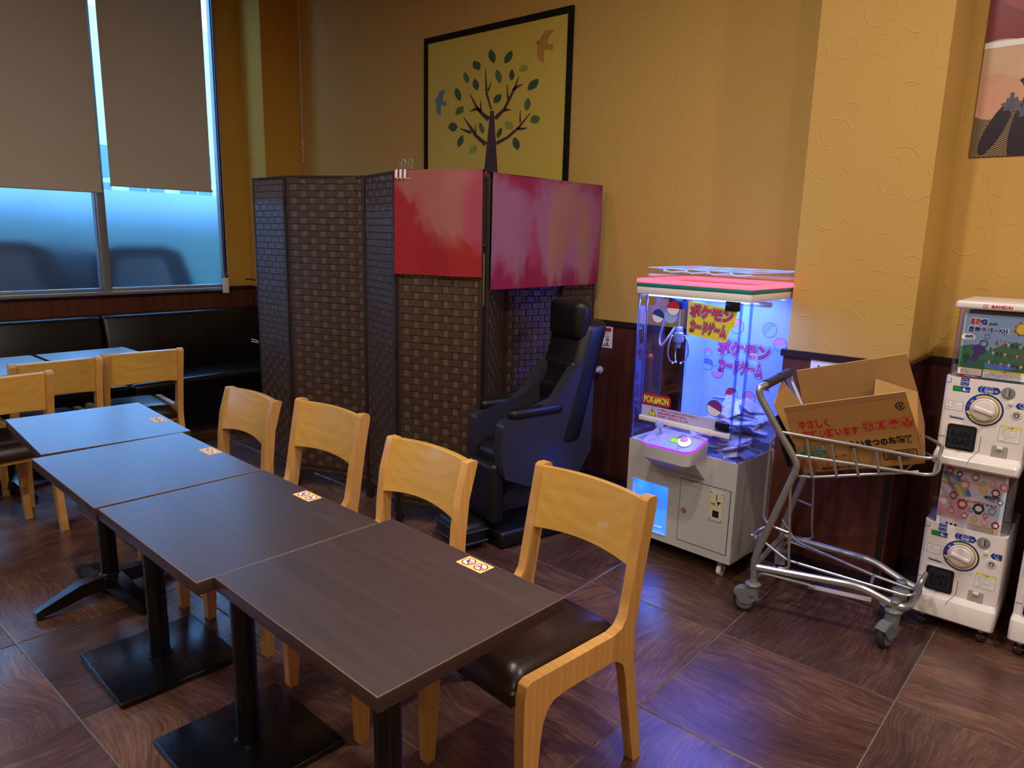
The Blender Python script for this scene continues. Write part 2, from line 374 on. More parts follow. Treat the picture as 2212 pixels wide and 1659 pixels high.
M_chrome = mottle(mat('painted_silver_tube', '#a9a9ad', 0.32, 0.75), 12, .08)
M_grey = mottle(mat('grey_caster_plastic', '#6a6e75', 0.3), 8, .08)
M_white = mottle(mat('white_plastic', '#e6dedd', 0.25, spec=0.5), 4, .03)
M_cab = mottle(mat('cabinet_white', '#b9b7b6', 0.35), 3, .03)
M_paper = mat('white_paper', '#e8e6ea', 0.6)
M_line = mat('gap_line', '#2a2528', 0.7)
def flat(name, c, rough=0.5): 
    return MATS.get(name) or mat(name, c, rough)
Rd = flat('print_red', '#c4162a'); Bk = flat('print_black', '#15131a'); Bl = flat('print_blue', '#123a9c'); Yl = flat('print_yellow', '#f0d84a')
Wh = flat('print_white', '#efeef2'); Gn = flat('print_green', '#1f7a3c'); Pk = flat('print_pink', '#e2849a'); Cr = flat('print_cream', '#f1d98e')

# ------------------------------------------------------------ room shell
YB, YC, XW = 3.491, 3.179, -5.659          # back wall, column front, window wall
XR, YF, ZC = 3.2, -3.4, 3.40
cap_t, cap_b, bb = 0.992, 0.963, 0.075
def quadwall(mb, a, b, z0, z1, mt):        # vertical wall from plan point a to b
    return mb.add([(a[0], a[1], z0), (b[0], b[1], z0), (b[0], b[1], z1), (a[0], a[1], z1)], [[0, 1, 2, 3]], mt, False)
BX = [(-5.339, YB), (-1.142, YB)]
# plan line of the back side, left to right: pilaster in the corner, wall, column, wall again
PL = [(XW, 3.20), (-5.36, 3.20), (-5.34, YB), (-1.142, YB), (-1.142, YC), (-0.662, YC), (-0.655, YB), (XR, YB)]
mb = MB()
for a, b in zip(PL[:-1], PL[1:]): quadwall(mb, a, b, cap_t-.01, ZC, M_wallL if a[0] < -5.3 and a[0] > -5.7 and b[0] < -5.3 else M_wall)
struct(mb, 'wall_back')
def strip(name, z0, z1, dep, mt, pl=PL, bev=0):
    """a board that follows the plan line of the back side, `dep` thick into the room"""
    mb = MB()
    n = len(pl)
    off = []
    for i in range(n):
        p = Vector((*pl[i], 0)); ds = []
        if i > 0: ds.append((Vector((*pl[i], 0))-Vector((*pl[i-1], 0))).normalized())
        if i < n-1: ds.append((Vector((*pl[i+1], 0))-Vector((*pl[i], 0))).normalized())
        ns_ = [Vector((d.y, -d.x, 0)) for d in ds]
        if len(ns_) == 2:
            k = ns_[0]+ns_[1]; k = k/(1+ns_[0].dot(ns_[1])); off.append(p+k*dep)
        else: off.append(p+ns_[0]*dep)
    for i in range(n-1):
        a, b = off[i], off[i+1]; pa, pb = Vector((*pl[i], 0)), Vector((*pl[i+1], 0))
        f = lambda v, z: (v.x, v.y, z)
        mb.add([f(a, z0), f(b, z0), f(b, z1), f(a, z1), f(pa, z1), f(pb, z1), f(pa, z0), f(pb, z0)], [[0, 1, 2, 3], [3, 2, 5, 4], [6, 7, 1, 0]], mt, False)
    return struct(mb, name)
strip('trim_1', bb, cap_b, 0.010, M_wains)
strip('trim_2', cap_b, cap_t, 0.020, M_dark)
strip('baseboard_back', 0.0, bb, 0.014, M_dark)
mb = MB(); mb.box((-0.674, YC-.012, .51), (.022, .006, .905), M_dark); struct(mb, 'trim_3')   # dark corner strip of the column
# window wall with its opening
WY0, WY1, WZ0, WZ1 = -1.9, 2.985, 0.985, 3.30
mb = MB()
quadwall(mb, (XW, YF), (XW, 3.20), cap_b, WZ0-.005, M_wallL)
quadwall(mb, (XW, YF), (XW, WY0), WZ0-.005, ZC, M_wallL); quadwall(mb, (XW, WY1), (XW, 3.20), WZ0-.005, ZC, M_wallL)
quadwall(mb, (XW, WY0), (XW, WY1), WZ1, ZC, M_wallL); struct(mb, 'wall_left')
mb = MB(); mb.box((XW+.005, (YF+3.2)/2, (bb+cap_b)/2), (.012, 3.2-YF, cap_b-bb), M_wains); struct(mb, 'trim_4')
mb = MB(); mb.box((XW+.010, (WY1+3.2)/2, (cap_b+cap_t)/2), (.022, 3.2-WY1, cap_t-cap_b), M_dark, .002); mb.box((XW+.012, (YF+WY0)/2, (cap_b+cap_t)/2), (.022, WY0-YF, cap_t-cap_b), M_dark, .002); struct(mb, 'trim_5')
mb = MB(); quadwall(mb, (XR, YB), (XR, YF), 0, ZC, M_wallL); struct(mb, 'wall_right')
mb = MB(); quadwall(mb, (XR, YF), (XW, YF), 0, ZC, M_wallL); struct(mb, 'wall_front')
mb = MB(); mb.add([(XW, YF, ZC), (XR, YF, ZC), (XR, YB, ZC), (XW, YB, ZC)], [[0, 3, 2, 1]], M_ceil, False); struct(mb, 'ceiling')

# floor: grout bed with a tile for every 60 cm square
mb = MB(); mb.box(((XW+XR)/2, (YF+YB)/2, -0.0112), (XR-XW, YB-YF, 0.018), M_grout); fl = struct(mb, 'floor')
ox, oy, g = -1.009, 0.627, 0.0017
cache = {}
i0 = math.floor((XW-ox)/.6); i1 = math.ceil((XR-ox)/.6); j0 = math.floor((YF-oy)/.6); j1 = math.ceil((YB-oy)/.6)
for i in range(i0, i1):
    for j in range(j0, j1):
        xa, xb = max(XW, ox+.6*i)+g, min(XR, ox+.6*i+.6)-g; ya, yb = max(YF, oy+.6*j)+g, min(YB, oy+.6*j+.6)-g
        if xb-xa < .02 or yb-ya < .02: continue
        full = abs(xb-xa-.6+2*g) < 1e-4 and abs(yb-ya-.6+2*g) < 1e-4
        k = (i*7+j*13+(i*j) % 3) % 2; turn = ((i*5+j*3) % 4) if full else 0
        key = (round(xb-xa, 3), round(yb-ya, 3), k)
        if key not in cache:
            t = MB(); w, h = xb-xa, yb-ya; e = .0025
            t.add([(-w/2, -h/2, -.006), (w/2, -h/2, -.006), (w/2, h/2, -.006), (-w/2, h/2, -.006), (-w/2, -h/2, -e*.5), (w/2, -h/2, -e*.5), (w/2, h/2, -e*.5), (-w/2, h/2, -e*.5),
                   (-w/2+e, -h/2+e, 0), (w/2-e, -h/2+e, 0), (w/2-e, h/2-e, 0), (-w/2+e, h/2-e, 0)],
                  [[0, 1, 5, 4], [1, 2, 6, 5], [2, 3, 7, 6], [3, 0, 4, 7], [4, 5, 9, 8], [5, 6, 10, 9], [6, 7, 11, 10], [7, 4, 8, 11], [8, 9, 10, 11]], M_tiles[k], False)
            o = t.build('tile', fl, ang=10); cache[key] = o
        else:
            o = cache[key].copy(); COL.objects.link(o)
        o.location = ((xa+xb)/2, (ya+yb)/2, 0); o.rotation_euler = (0, 0, turn*PI/2)

# windows: two bays side by side, frosted film below, clear glass above
XG = XW-0.045
def bay(n, y0, y1, mull=True):
    mb = MB(); fw = .008
    for yy, w in ((y0+fw/2, fw), (y1-fw/2, fw)): mb.box((XG+.01, yy, (WZ0+WZ1)/2), (.05, w, WZ1-WZ0), M_alu, .003)
    mb.box((XG+.01, (y0+y1)/2, WZ0+.012), (.05, y1-y0-2*fw, .024), M_alu, .003); mb.box((XG+.01, (y0+y1)/2, WZ1-.015), (.05, y1-y0-2*fw, .03), M_alu, .003)
    f = struct(mb, 'window_%d' % n)
    p = MB(); p.box((XG, (y0+y1)/2, (WZ0+.024+1.705)/2), (.005, y1-y0-2*fw, 1.705-WZ0-.024), M_frost); p.build('frosted_pane', f, 'lower pane with frosted film')
    p = MB(); p.box((XG, (y0+y1)/2, (1.705+WZ1-.03)/2), (.005, y1-y0-2*fw, WZ1-.03-1.705), M_glass); p.build('clear_pane', f)
bay(1, 2.10, WY1-.012); bay(2, 1.03, 2.045); bay(3, 0.0, 0.99); bay(4, -1.88, -0.04)
mb = MB()
for y0, y1 in ((2.045, 2.10), (.99, 1.03), (-.04, 0.0)): mb.box((XG+.02, (y0+y1)/2, (WZ0+WZ1)/2), (.075, y1-y0, WZ1-WZ0), M_alu, .003)
mb.box((XW-.02, WY1-.006, (WZ0+WZ1)/2), (.06, .014, WZ1-WZ0), M_dark)
struct(mb, 'trim_6')
mb = MB(); mb.box((XW-.02, (WY0+WY1)/2, WZ0-.012), (.10, WY1-WY0, .024), M_alu, .004); mb.box((XW+.018, (WY0+WY1)/2, WZ0-.022), (.02, WY1-WY0, .036), M_dark, .003); struct(mb, 'trim_7')
# street side: ground, pale building and a dark vehicle close to the glass
mb = MB(); mb.add([(XW-.15, -8, 0.05), (XW-.15, 9, 0.05), (-22, 9, 0.05), (-22, -8, 0.05)], [[0, 1, 2, 3]], mat('asphalt', '#1d2530', 0.9), False); struct(mb, 'exterior_ground')
M_car = mottle(mat('car_paint', '#070d16', 0.7, spec=.1), 3, .1)
def parked(y0, y1, top, lab, x1=XG-.50):
    r = thing('vehicle', lab, 'vehicle', (x1-.8, (y0+y1)/2, 0.05)); L = y1-y0; f = Fr((-.8, 0, 0), (0, 1, 0), (0, 0, 1)); h = top-.05
    b = MB(); b.prism(f, [(-L/2, .22), (L/2, .22), (L/2, h*.72), (L/2-.10, h*.96), (L/2-.25, h), (-L/2+.25, h), (-L/2+.10, h*.96), (-L/2, h*.72)], M_car, 0, 1.6); b.build('body', r)
    g_ = MB(); g_.prism(Fr((-.805, 0, 0), (0, 1, 0), (0, 0, 1)), [(-L/2+.16, h*.66), (L/2-.16, h*.66), (L/2-.26, h*.92), (-L/2+.26, h*.92)], M_rubber, 0, 1.61); g_.build('side_window', r)
    for yy in (-L/2+.24, L/2-.24):
        w = MB(); w.cyl((-.79, yy, .19), (.79, yy, .19), .19, M_rubber); w.build('wheel', r)
parked(-1.6, 2.00, 1.33, 'dark vehicle parked outside, a blurred shape behind the left frosted pane')
parked(2.12, 2.98, 1.30, 'short dark vehicle outside, a blurred shape behind the right frosted pane')
r = thing('hedge', 'low clipped hedge outside, a dim band behind the frosted panes', 'hedge', (-10.2, 2.0, .05)); b = MB(); hr = random.Random(3)
M_hedge = mottle(mat('hedge_green', '#3d5a55', 0.9), 6, .3, bump=.5, bscale=30)
for k in range(26):
    b.box((hr.uniform(-.12, .12), -6+k*.48, .82+hr.uniform(-.04, .04)), (.9+hr.uniform(-.1, .1), .62, 1.60+hr.uniform(-.08, .08)), M_hedge, .18, 3)
b.build('foliage', r)
r = thing('building', 'pale building across the street seen in the clear strips beside the blinds', 'building', (-15, 3, 0))
M_bld = mottle(mat('pale_render', '#c9d6e0', 0.8), 3, .06); M_bwin = mat('far_window', '#5f7ea6', 0.4)
b = MB(); b.box((0, 0, 2.6), (1, 16, 5.2), M_bld); b.build('wall', r)
for k in range(12):
    for zz in (1.95, 2.6):
        w = MB(); w.box((.52, -5.4+k*.95, zz), (.05, .62, .55), M_bwin); w.box((.55, -5.4+k*.95, zz), (.03, .03, .55), M_bld); w.build('window', r)

# ------------------------------------------------------------ tables
TZ = 0.70
def make_table(base, name='dining_table'):
    r = thing(name, '', 'table'); w, d = .597, .486
    t = MB(); t.box((0, 0, TZ-.0165), (w, d, .031), M_tedge, .0025); 
    t.box((0, 0, TZ-.001), (w-.003, d-.003, .002), M_table); t.build('table_top', r)
    e = MB(); pts = [(-w/2+.001, -d/2+.001), (w/2-.001, -d/2+.001), (w/2-.001, d/2-.001), (-w/2+.001, d/2-.001)]
    e.tube([(x, y, TZ-.0015) for x, y in pts], .0016, M_tlip, 6, closed=True); e.build('edge_lip', r)
    p = MB(); p.cyl((0, 0, .012), (0, 0, TZ-.045), .0315, M_black, seg=28); p.lathe([(.042, .018), (.042, .022), (.033, .025)], (0, 0, 0), M_black); p.build('pole', r)
    u = MB(); u.box((0, 0, TZ-.040), (.30, .05, .014), M_black, .003); u.box((0, 0, TZ-.039), (.05, .30, .013), M_black, .003); u.build('top_bracket', r)
    b = MB()
    if base == 'plate':
        b.box((0, 0, .012), (.385, .385, .020), M_black, .006, 3)
        b.build('base_plate', r)
    else:
        b.lathe([(.05, .055), (.05, .085), (.036, .10)], (0, 0, 0), M_black)
        b.build('base_hub', r)
        for k in range(4):
            a = math.radians(100+90*k); c, s = math.cos(a), math.sin(a); L = MB()
            vs = []
            for (q, wd, z0, z1) in ((.03, .042, .045, .095), (.12, .036, .04, .088), (.20, .028, .022, .062), (.262, .022, .012, .04), (.278, .018, .012, .032)):
                for sg, z in ((-1, z0), (1, z0), (.7, z1), (-.7, z1)): vs.append((q*c-sg*wd/2*2*s*.5*2, q*s+sg*wd/2*2*c*.5*2, z))
            fs = []
            for i in range(4):
                for j in range(4): fs.append([i*4+j, i*4+(j+1) % 4, (i+1)*4+(j+1) % 4, (i+1)*4+j])
            fs += [[3, 2, 1, 0], [16, 17, 18, 19]]
            L.add(vs, fs, M_black); lo = L.build('foot', r, ang=50)
            g_ = MB(); g_.cyl((.262*c, .262*s, 0), (.262*c, .262*s, .014), .013, M_blackp); g_.build('glide', lo)
    return r
proto = make_table('plate'); star = make_table('star')
GRP = 'dining tables pushed together in a row'
TB = [(proto, -1.139, .926, -2.4, 'dark wood-grain table nearest the camera, right end of the row'),
      (proto, -1.738, .909, -1.8, 'dark wood-grain table, second from the right end of the row, on a black square plate'),
      (proto, -2.346, .926, -2.3, 'dark table reflecting blue window light, third from the right end of the row'),
      (star, -2.957, 1.0, -5.2, 'table at the far left end of the row, blue reflection and four-footed star base')]
used = set(); tabs = []
for src, x, y, a, lab in TB:
    o = src if src.name not in used else copy_tree(src)
    used.add(src.name); o.location = (x, y, 0); o.rotation_euler = (0, 0, math.radians(a)); o['label'] = lab; o['group'] = GRP; o['category'] = 'table'; tabs.append(o)
for (x, y, lab) in ((-4.545, 1.585, 'dark table in front of the black bench, the one with its far corner free'), (-4.555, 1.075, 'dark table in front of the black bench, cut by the left photo edge')):
    o = copy_tree(star); o.location = (x, y, 0); o.rotation_euler = (0, 0, math.radians(-1)); o['label'] = lab; o['group'] = 'tables along the bench'; tabs.append(o)
def make_sticker():
    s = MB(); f = Fr((0, 0, 0), (1, 0, 0), (0, 1, 0)); w, h = .083, .045
    s.prism(f, rrect(w, h, .001, 2), Cr, 0, .0006)
    for cx, kind in ((-.02, 0), (.02, 1)):
        g_ = f.at(cx, 0, .0008)
        s.prism(g_, circ(.0172, 24), Rd); s.prism(g_.at(0, 0, .0002), circ(.0142, 24), Wh)
        q = g_.at(0, 0, .0004)
        if kind:
            s.prism(q, [(-.001, .0015), (.0125, -.003), (.012, -.0052), (-.0015, -.0012)], Bk)
            s.tube([q.p(-.002, -.001), q.p(-.006, -.003), q.p(-.004, -.006), q.p(-.009, -.008)], .0008, Bk, 4)
            s.tube([q.p(-.004, .001), q.p(-.008, -.001), q.p(-.010, .002)], .0008, Bk, 4)
        else:
            s.prism(q, [(-.010, .001), (-.004, .004), (-.001, -.001), (-.004, -.003)], Bk)
            s.tube([q.p(-.001, -.004), q.p(.006, -.008), q.p(.012, -.001), q.p(.006, .005), q.p(0, .002)], .0008, Bk, 4)
        s.prism(q.at(0, 0, .0002).rot(math.radians(-52)), [(-.0145, -.0014), (.0145, -.0014), (.0145, .0014), (-.0145, .0014)], Rd)
    return s.build('sticker')
st = make_sticker(); first = True
SL = ['cream sticker with no-drinking and no-smoking signs on the table nearest the camera', 'cream sticker with two red prohibition circles on the second table from the right end',
      'sticker with two prohibition circles on the blue-lit third table', 'sticker with two prohibition circles on the table at the far left end of the row',
      'pale sticker on the bench table with the free far corner', 'pale sticker on the bench table cut by the left photo edge']
for k, t in enumerate(tabs):
    o = st if k == 0 else st.copy()
    if k: COL.objects.link(o)
    a = t.rotation_euler[2]; M = Matrix.Translation(t.location) @ Matrix.Rotation(a, 4, 'Z')
    # near the far edge, right of the middle: towards the chairs; the bench tables have it on the seam
    p = M @ (Vector((.0, .213, TZ+.0002)) if k < 4 else Vector((.07, -.205 if k == 4 else .205, TZ+.0002)))
    if k == 0: p = M @ Vector((.055, .212, TZ+.0002))
    if k == 3: p = M @ Vector((.06, .205, TZ+.0002))
    o.location = p; o.rotation_euler = (0, 0, a+(0 if k < 4 else PI/2)); tag(o, SL[k], 'sticker', 'no-drinking and no-smoking stickers on the tables')

# ------------------------------------------------------------ chairs (side frame profile in the plane s = forward, z)
def make_chair(HT=.785, flush=False):
    q_ = lambda z: z if z < .47 else .47+(z-.47)*(HT-.47)/.33
    r = thing('dining_chair', '', 'chair'); W2 = .205; th = .030
    # local: +Y is backwards, front towards -Y ; s forward = -y ; origin at the middle of the rear feet
    for sg in (-1, 1):
        f = Fr((sg*W2-(th if sg > 0 else 0), 0, 0), (0, -1, 0), (0, 0, 1))   # normal = (-1,0,0)... thickness handled by sign
        f = Fr((sg*W2, 0, 0), (0, -1, 0), (0, 0, 1)); dz = -sg*-1
        z0, z1 = (0, th) if f.Z.x*sg < 0 else (-th, 0)
        post = [(-.006, 0), (.030, 0), (.092, .300), (.104, .335), (.125, .352), (.150, .362), (.150, .437), (.118, .446), (.100, .470), (.090, .52), (.064, .66), (.038, .795), (.026, .802), (-.002, .800), (-.008, .785), (.022, .64), (.050, .470), (.060, .42), (.058, .35)]
        if flush: post = [(-.006, 0), (.030, 0), (.092, .300), (.104, .335), (.125, .352), (.150, .362), (.150, .437), (.118, .446), (.102, .470), (.097, .56), (.082, .68), (.050, .798), (.044, .800), (.012, .798), (.010, .79), (.044, .66), (.058, .52), (.062, .42), (.058, .35)]
        post = [(a_, q_(z_)) for a_, z_ in post]
        b = MB(); b.prism(f, post, M_chairF, z0, z1, smooth=True); o = b.build('back_leg', r, ang=40)
        bv = o.modifiers.new('b', 'BEVEL'); bv.width = .003; bv.segments = 2; bv.limit_method = 'ANGLE'
        rail = [(.150, .362), (.33, .364), (.375, .358), (.398, .342), (.412, .31), (.420, .26), (.440, 0), (.470, 0), (.478, .30), (.478, .40), (.470, .432), (.455, .440), (.30, .438), (.150, .437)]
        b = MB(); b.prism(f, rail, M_chairF, z0, z1, smooth=True); o = b.build('front_leg', r, ang=40)
        bv = o.modifiers.new('b', 'BEVEL'); bv.width = .003; bv.segments = 2; bv.limit_method = 'ANGLE'
    # curved splat between the posts
    b = MB(); n = 12; vs = []
    for i in range(n+1):
        x = -W2+.024+(2*W2-.048)*i/n; cur = .022*(1-(2*i/n-1)**2)
        for s_, z in (((.070, .600), (.048, .600), (.014, .792), (.036, .796)) if not flush else ((.093, .590), (.067, .590), (.018, .796), (.046, .800))):
            arch_ = (.020 if flush else .013)*(1-(2*i/n-1)**2) if z < .7 else .004*(1-(2*i/n-1)**2)
            vs.append((x, -s_+cur, q_(z+arch_)))
    fs = []
    for i in range(n):
        for j in range(4): fs.append([i*4+j, (i+1)*4+j, (i+1)*4+(j+1) % 4, i*4+(j+1) % 4])
    fs += [[3, 2, 1, 0], [n*4, n*4+1, n*4+2, n*4+3]]
    b.add(vs, fs, M_chair); o = b.build('backrest', r, ang=50); bv = o.modifiers.new('b', 'BEVEL'); bv.width = .003; bv.segments = 2; bv.limit_method = 'ANGLE'; bv.angle_limit = .8
    # padded seat
    bm_ = bmesh.new(); bmesh.ops.create_grid(bm_, x_segments=12, y_segments=14, size=1)
    sw, sd = W2-th-.001, .205
    for v in bm_.verts:
        x, y = v.co.x, v.co.y; e = max(abs(x), abs(y)); puff = .020*(1-abs(x)**6)*(1-abs(y)**6)
        v.co = Vector((x*sw, -.285+y*sd, .405+.028*min(1, (1-e)*9)**.5 + puff))
    top = bm_.faces[:]; ex = bmesh.ops.extrude_face_region(bm_, geom=[e for e in bm_.edges if e.is_boundary])
    for v in ex['geom']:
        if isinstance(v, bmesh.types.BMVert): v.co.z = .372
    b = MB(); b.bm(bm_, M_leath); b.add([(-sw, -.49, .373), (sw, -.49, .373), (sw, -.08, .373), (-sw, -.08, .373)], [[0, 3, 2, 1]], M_leath, False)
    b.build('seat', r, ang=60)
    b = MB(); b.box((0, -.105, .375), (2*W2-2*th, .022, .05), M_chairF, .003); b.build('rear_rail', r)
    b = MB(); b.box((0, -.455, .360), (2*W2-2*th, .022, .028), M_chairF, .003); b.build('front_rail', r)
    return r
ch = make_chair(); chf = make_chair(.76, True)
CH = [(ch, -1.094, 1.652, -5.1, 'honey wood chair nearest the camera, brown vinyl seat fully visible beside the last table', 'chairs along the far side of the table row'),
      (chf, -1.697, 1.60, -2.0, 'honey wood chair second from the right along the table row, before the massage chair', 'chairs along the far side of the table row'),
      (ch, -2.32, 1.638, 2.0, 'honey wood chair third from the right along the table row, leaning before the folding screen', 'chairs along the far side of the table row'),
      (chf, -2.825, 1.608, -1.4, 'leftmost honey wood chair of the far side, before the left end of the screen', 'chairs along the far side of the table row'),
      (ch, -4.06, 1.644, -96.0, 'light wood chair facing the bench, right one of the adjoining pair, black seat visible', 'chairs facing the bench'),
      (ch, -4.04, 1.214, -92.5, 'light wood chair facing the bench, left one of the adjoining pair', 'chairs facing the bench'),
      (ch, -3.755, .905, -88.0, 'light wood chair at the left photo edge, standing before the adjoining pair', 'chairs facing the bench')]
# rotz turns local -Y (front) towards the table; 90 deg turns the front to -X... front (-Y) rotated by -90 is -X
seen_ = set()
for k, (src, x, y, a, lab, grp) in enumerate(CH):
    o = copy_tree(src) if src.name in seen_ else src
    seen_.add(src.name)
    o.location = (x, y, 0); o.rotation_euler = (0, 0, math.radians(a)); o['label'] = lab; o['group'] = grp; o['category'] = 'chair'

# ------------------------------------------------------------ bench along the window wall
r = thing('bench', 'long black vinyl upholstered bench below the windows', 'bench', (-5.3, 1.0, 0)); Wr = W(r)
def cushion(mb, x0, x1, y0, y1, z0, z1, bev=.03): mb.box(((x0+x1)/2, (y0+y1)/2, (z0+z1)/2), (x1-x0, y1-y0, z1-z0), M_bench, bev, 4)
for y0, y1 in ((1.958, 3.165), (.75, 1.950), (-.46, .742), (-1.7, -.468)):
    b = MB(); vs = []
    bm_ = bmesh.new(); bmesh.ops.create_cube(bm_, size=1.0)
    for v in bm_.verts:
        t = v.co.z+.5; xf = -5.40 if t < .5 else -5.495
        v.co = Vector((XW+.012 if v.co.x < 0 else xf, (y0+y1)/2+v.co.y*(y1-y0), .40+t*.428))
    bmesh.ops.bevel(bm_, geom=bm_.edges[:], offset=.028, segments=4, affect='EDGES', profile=.5)
    b.bm(bm_, M_bench); b.build('back_cushion', r, world=Wr)
for y0, y1 in ((1.93, 3.165), (.72, 1.922), (-.49, .712), (-1.7, -.498)):
    b = MB(); cushion(b, -5.50, -4.99, y0, y1, .315, .415, .035); b.build('seat_cushion', r, world=Wr)
b = MB(); b.box((-5.31, .73, .195), (.62, 4.86, .25), M_bench, .006); b.build('front_panel', r, world=Wr)
b = MB(); b.box((-5.33, .73, .035), (.58, 4.84, .07), M_dark); b.build('plinth', r, world=Wr)

# ------------------------------------------------------------ roller blinds and cords
def blind(y0, y1, z0, lab, x=-5.60, chain=False):
    r = thing('roller_blind', lab, 'blind', (x, (y0+y1)/2, 3.26), group='beige roller blinds')
    w = y1-y0; b = MB(); n = 6; vs = []
    for i in range(n+1):
        z = z0-3.26+(3.26-z0)*i/n
        vs += [(0, -w/2, z), (0, w/2, z), (-.0012, w/2, z), (-.0012, -w/2, z)]
    fs = []
    for i in range(n):
        for j in range(4): fs.append([i*4+j, i*4+(j+1) % 4, (i+1)*4+(j+1) % 4, (i+1)*4+j])
    b.add(vs, fs, M_blind, False); b.build('fabric', r)
    b = MB(); b.cyl((-.02, -w/2-.01, 0), (-.02, w/2+.01, 0), .022, M_blind); b.build('roller', r)
    b = MB(); b.tube([(0.001, -w/2-.004, z0-3.268), (0.001, w/2+.004, z0-3.268)], .0085, M_blind, 10); b.build('hem_bar', r)
    if chain:
        yy = w/2+.055; c = MB(); zb = 1.075-3.26
        pts = [(.02, yy-.024, .0), (.02, yy-.022, zb+.6), (.022, yy-.020, zb+.05), (.022, yy+.006, zb), (.022, yy+.034, zb+.05), (.02, yy+.030, zb+.6), (.02, yy+.020, 0)]
        P = fillet(pts, .06, 6); dense = []
        for a, q in zip(P[:-1], P[1:]):
            L = (q-a).length; k = max(1, int(L/.008))
            for i in range(k): dense.append(a.lerp(q, i/k))
        for q in dense:
            bb_ = .0022; c.add([q+Vector(d)*bb_ for d in ((1, 0, 0), (-1, 0, 0), (0, 1, 0), (0, -1, 0), (0, 0, 1), (0, 0, -1))], [[0, 2, 4], [2, 1, 4], [1, 3, 4], [3, 0, 4], [2, 0, 5], [1, 2, 5], [3, 1, 5], [0, 3, 5]], M_paper)
        o = c.build('bead_chain', r)
        wgt = MB(); wgt.box((.024, yy+.006, zb-.072), (.007, .052, .118), M_paper, .002); wgt.tube([(.024, yy+.006, zb-.012), (.022, yy+.004, zb)], .003, M_paper); wgt.build('chain_weight', o, 'white plastic chain weight')
blind(1.12, 2.066, 1.690, 'left beige roller blind, its hem slightly lower and lit at the side', chain=False)
blind(2.128, 2.868, 1.742, 'right beige roller blind with bead chain hanging beside it', chain=True)
blind(-1.86, -.06, 1.70, 'added wide beige roller blind out of view, holding back daylight')  # added unseen blind, keeps the last bay from flooding the room with blue
blind(-.04, 1.10, 1.69, 'beige roller blind mostly beyond the left photo edge')
r = thing('pull_cord', 'thin white cord wound on a small hook, hanging near the yellow wall corner', 'cord', (-5.262, YB-.012, 2.03))
b = MB(); b.tube([(0, 0, 1.36), (.002, 0, .7), (0, 0, .11)], .0022, M_paper, 6); b.tube([(0, 0, .11), (-.012, 0, .085), (-.014, 0, .055), (0, 0, .035), (.012, 0, .055), (.010, 0, .085), (0, 0, .11)], .0018, M_paper, 6); b.tube([(0, 0, .06), (.003, 0, -.02)], .0018, M_paper, 6); b.build('cord', r)
b = MB(); b.tube([(-.028, -.002, .105), (-.02, -.004, .112), (.0, -.004, .112)], .0035, M_paper, 6); b.cyl((0, .006, .112), (0, -.004, .112), .006, M_paper); b.build('hook', r)
b = MB(); b.sphere((.003, 0, -.026), .006, M_paper, 10, (1, 1, 1.6)); b.build('cord_end', r)

# ------------------------------------------------------------ picture of a tree
kk = .9517
ax0, ax1 = -4.012*kk, -2.735*kk; az1 = 1.449+(2.770-1.449)*kk; az0 = az1-1.36
r = thing('wall_picture', 'large black-framed yellow panel with stylised tree, leaves and two birds', 'picture', ((ax0+ax1)/2, YB-.004, az0)); 
w, h = ax1-ax0, az1-az0
M_canvas = mottle(mat('picture_yellow', '#cbb146', 0.5), 1.2, .08); M_frm = mat('picture_frame', '#161514', 0.75, spec=.15)
b = MB(); b.box((0, -.006, h/2), (w-.02, .010, h-.02), M_canvas); b.build('panel', r)
for nm, c_, s_ in (('top', (0, h-.018), (w, .036)), ('bottom', (0, .018), (w, .036)), ('l', (-w/2+.017, h/2), (.034, h-.072)), ('r', (w/2-.017, h/2), (.034, h-.072))):
    b = MB(); b.box((c_[0], -.010, c_[1]), (s_[0], .016, s_[1]), M_frm, .0015); b.build('frame_bar', r)
# drawing coordinates: u 0..1 across, v 0 at top, in units of the frame width
F = Fr((-w/2, -.0115, h), (1, 0, 0), (0, 0, 1))
PX = [(162, 330), (1435, 45), (1375, 1535), (165, 1417)]     # frame corners as seen in a detail view of the photograph
def hom(src, dst):
    A = []; Bv = []
    for (x, y), (u, v) in zip(src, dst):
        A.append([x, y, 1, 0, 0, 0, -u*x, -u*y]); Bv.append(u); A.append([0, 0, 0, x, y, 1, -v*x, -v*y]); Bv.append(v)
    import numpy as np
    s = np.linalg.solve(np.array(A, float), np.array(Bv, float)); return s
h3 = -(az1-(1.449+(1.800-1.449)*kk)); h4 = -(az1-(1.449+(1.927-1.449)*kk))
HM = hom(PX, [(0, 0), (w, 0), (w, h3), (0, h4)])
def dp(x, y):   # sketch point -> panel metres
    d = HM[6]*x+HM[7]*y+1; return ((HM[0]*x+HM[1]*y+HM[2])/d, (HM[3]*x+HM[4]*y+HM[5])/d)
M_bark = mottle(mat('print_bark', '#463036', 0.6), 12, .3)
lc = {'d': mottle(mat('leaf_dark', '#34523a', 0.6), 30, .35), 'm': mottle(mat('leaf_mid', '#4d6a35', 0.6), 30, .35), 'l': mottle(mat('leaf_light', '#8a9a3f', 0.6), 30, .3)}
b = MB(); b.prism(F, [dp(*q) for q in ((668, 1490), (785, 1490), (752, 952), (722, 952))], M_bark, 0, .001)
x0_, y0_ = dp(668, 1490); x1_, y1_ = dp(785, 1490)
b.prism(F, [(x0_, y0_), (x0_-.05, -h+.04), (x1_+.05, -h+.04), (x1_, y1_)], M_bark, 0, .001); b.build('tree_trunk', r)
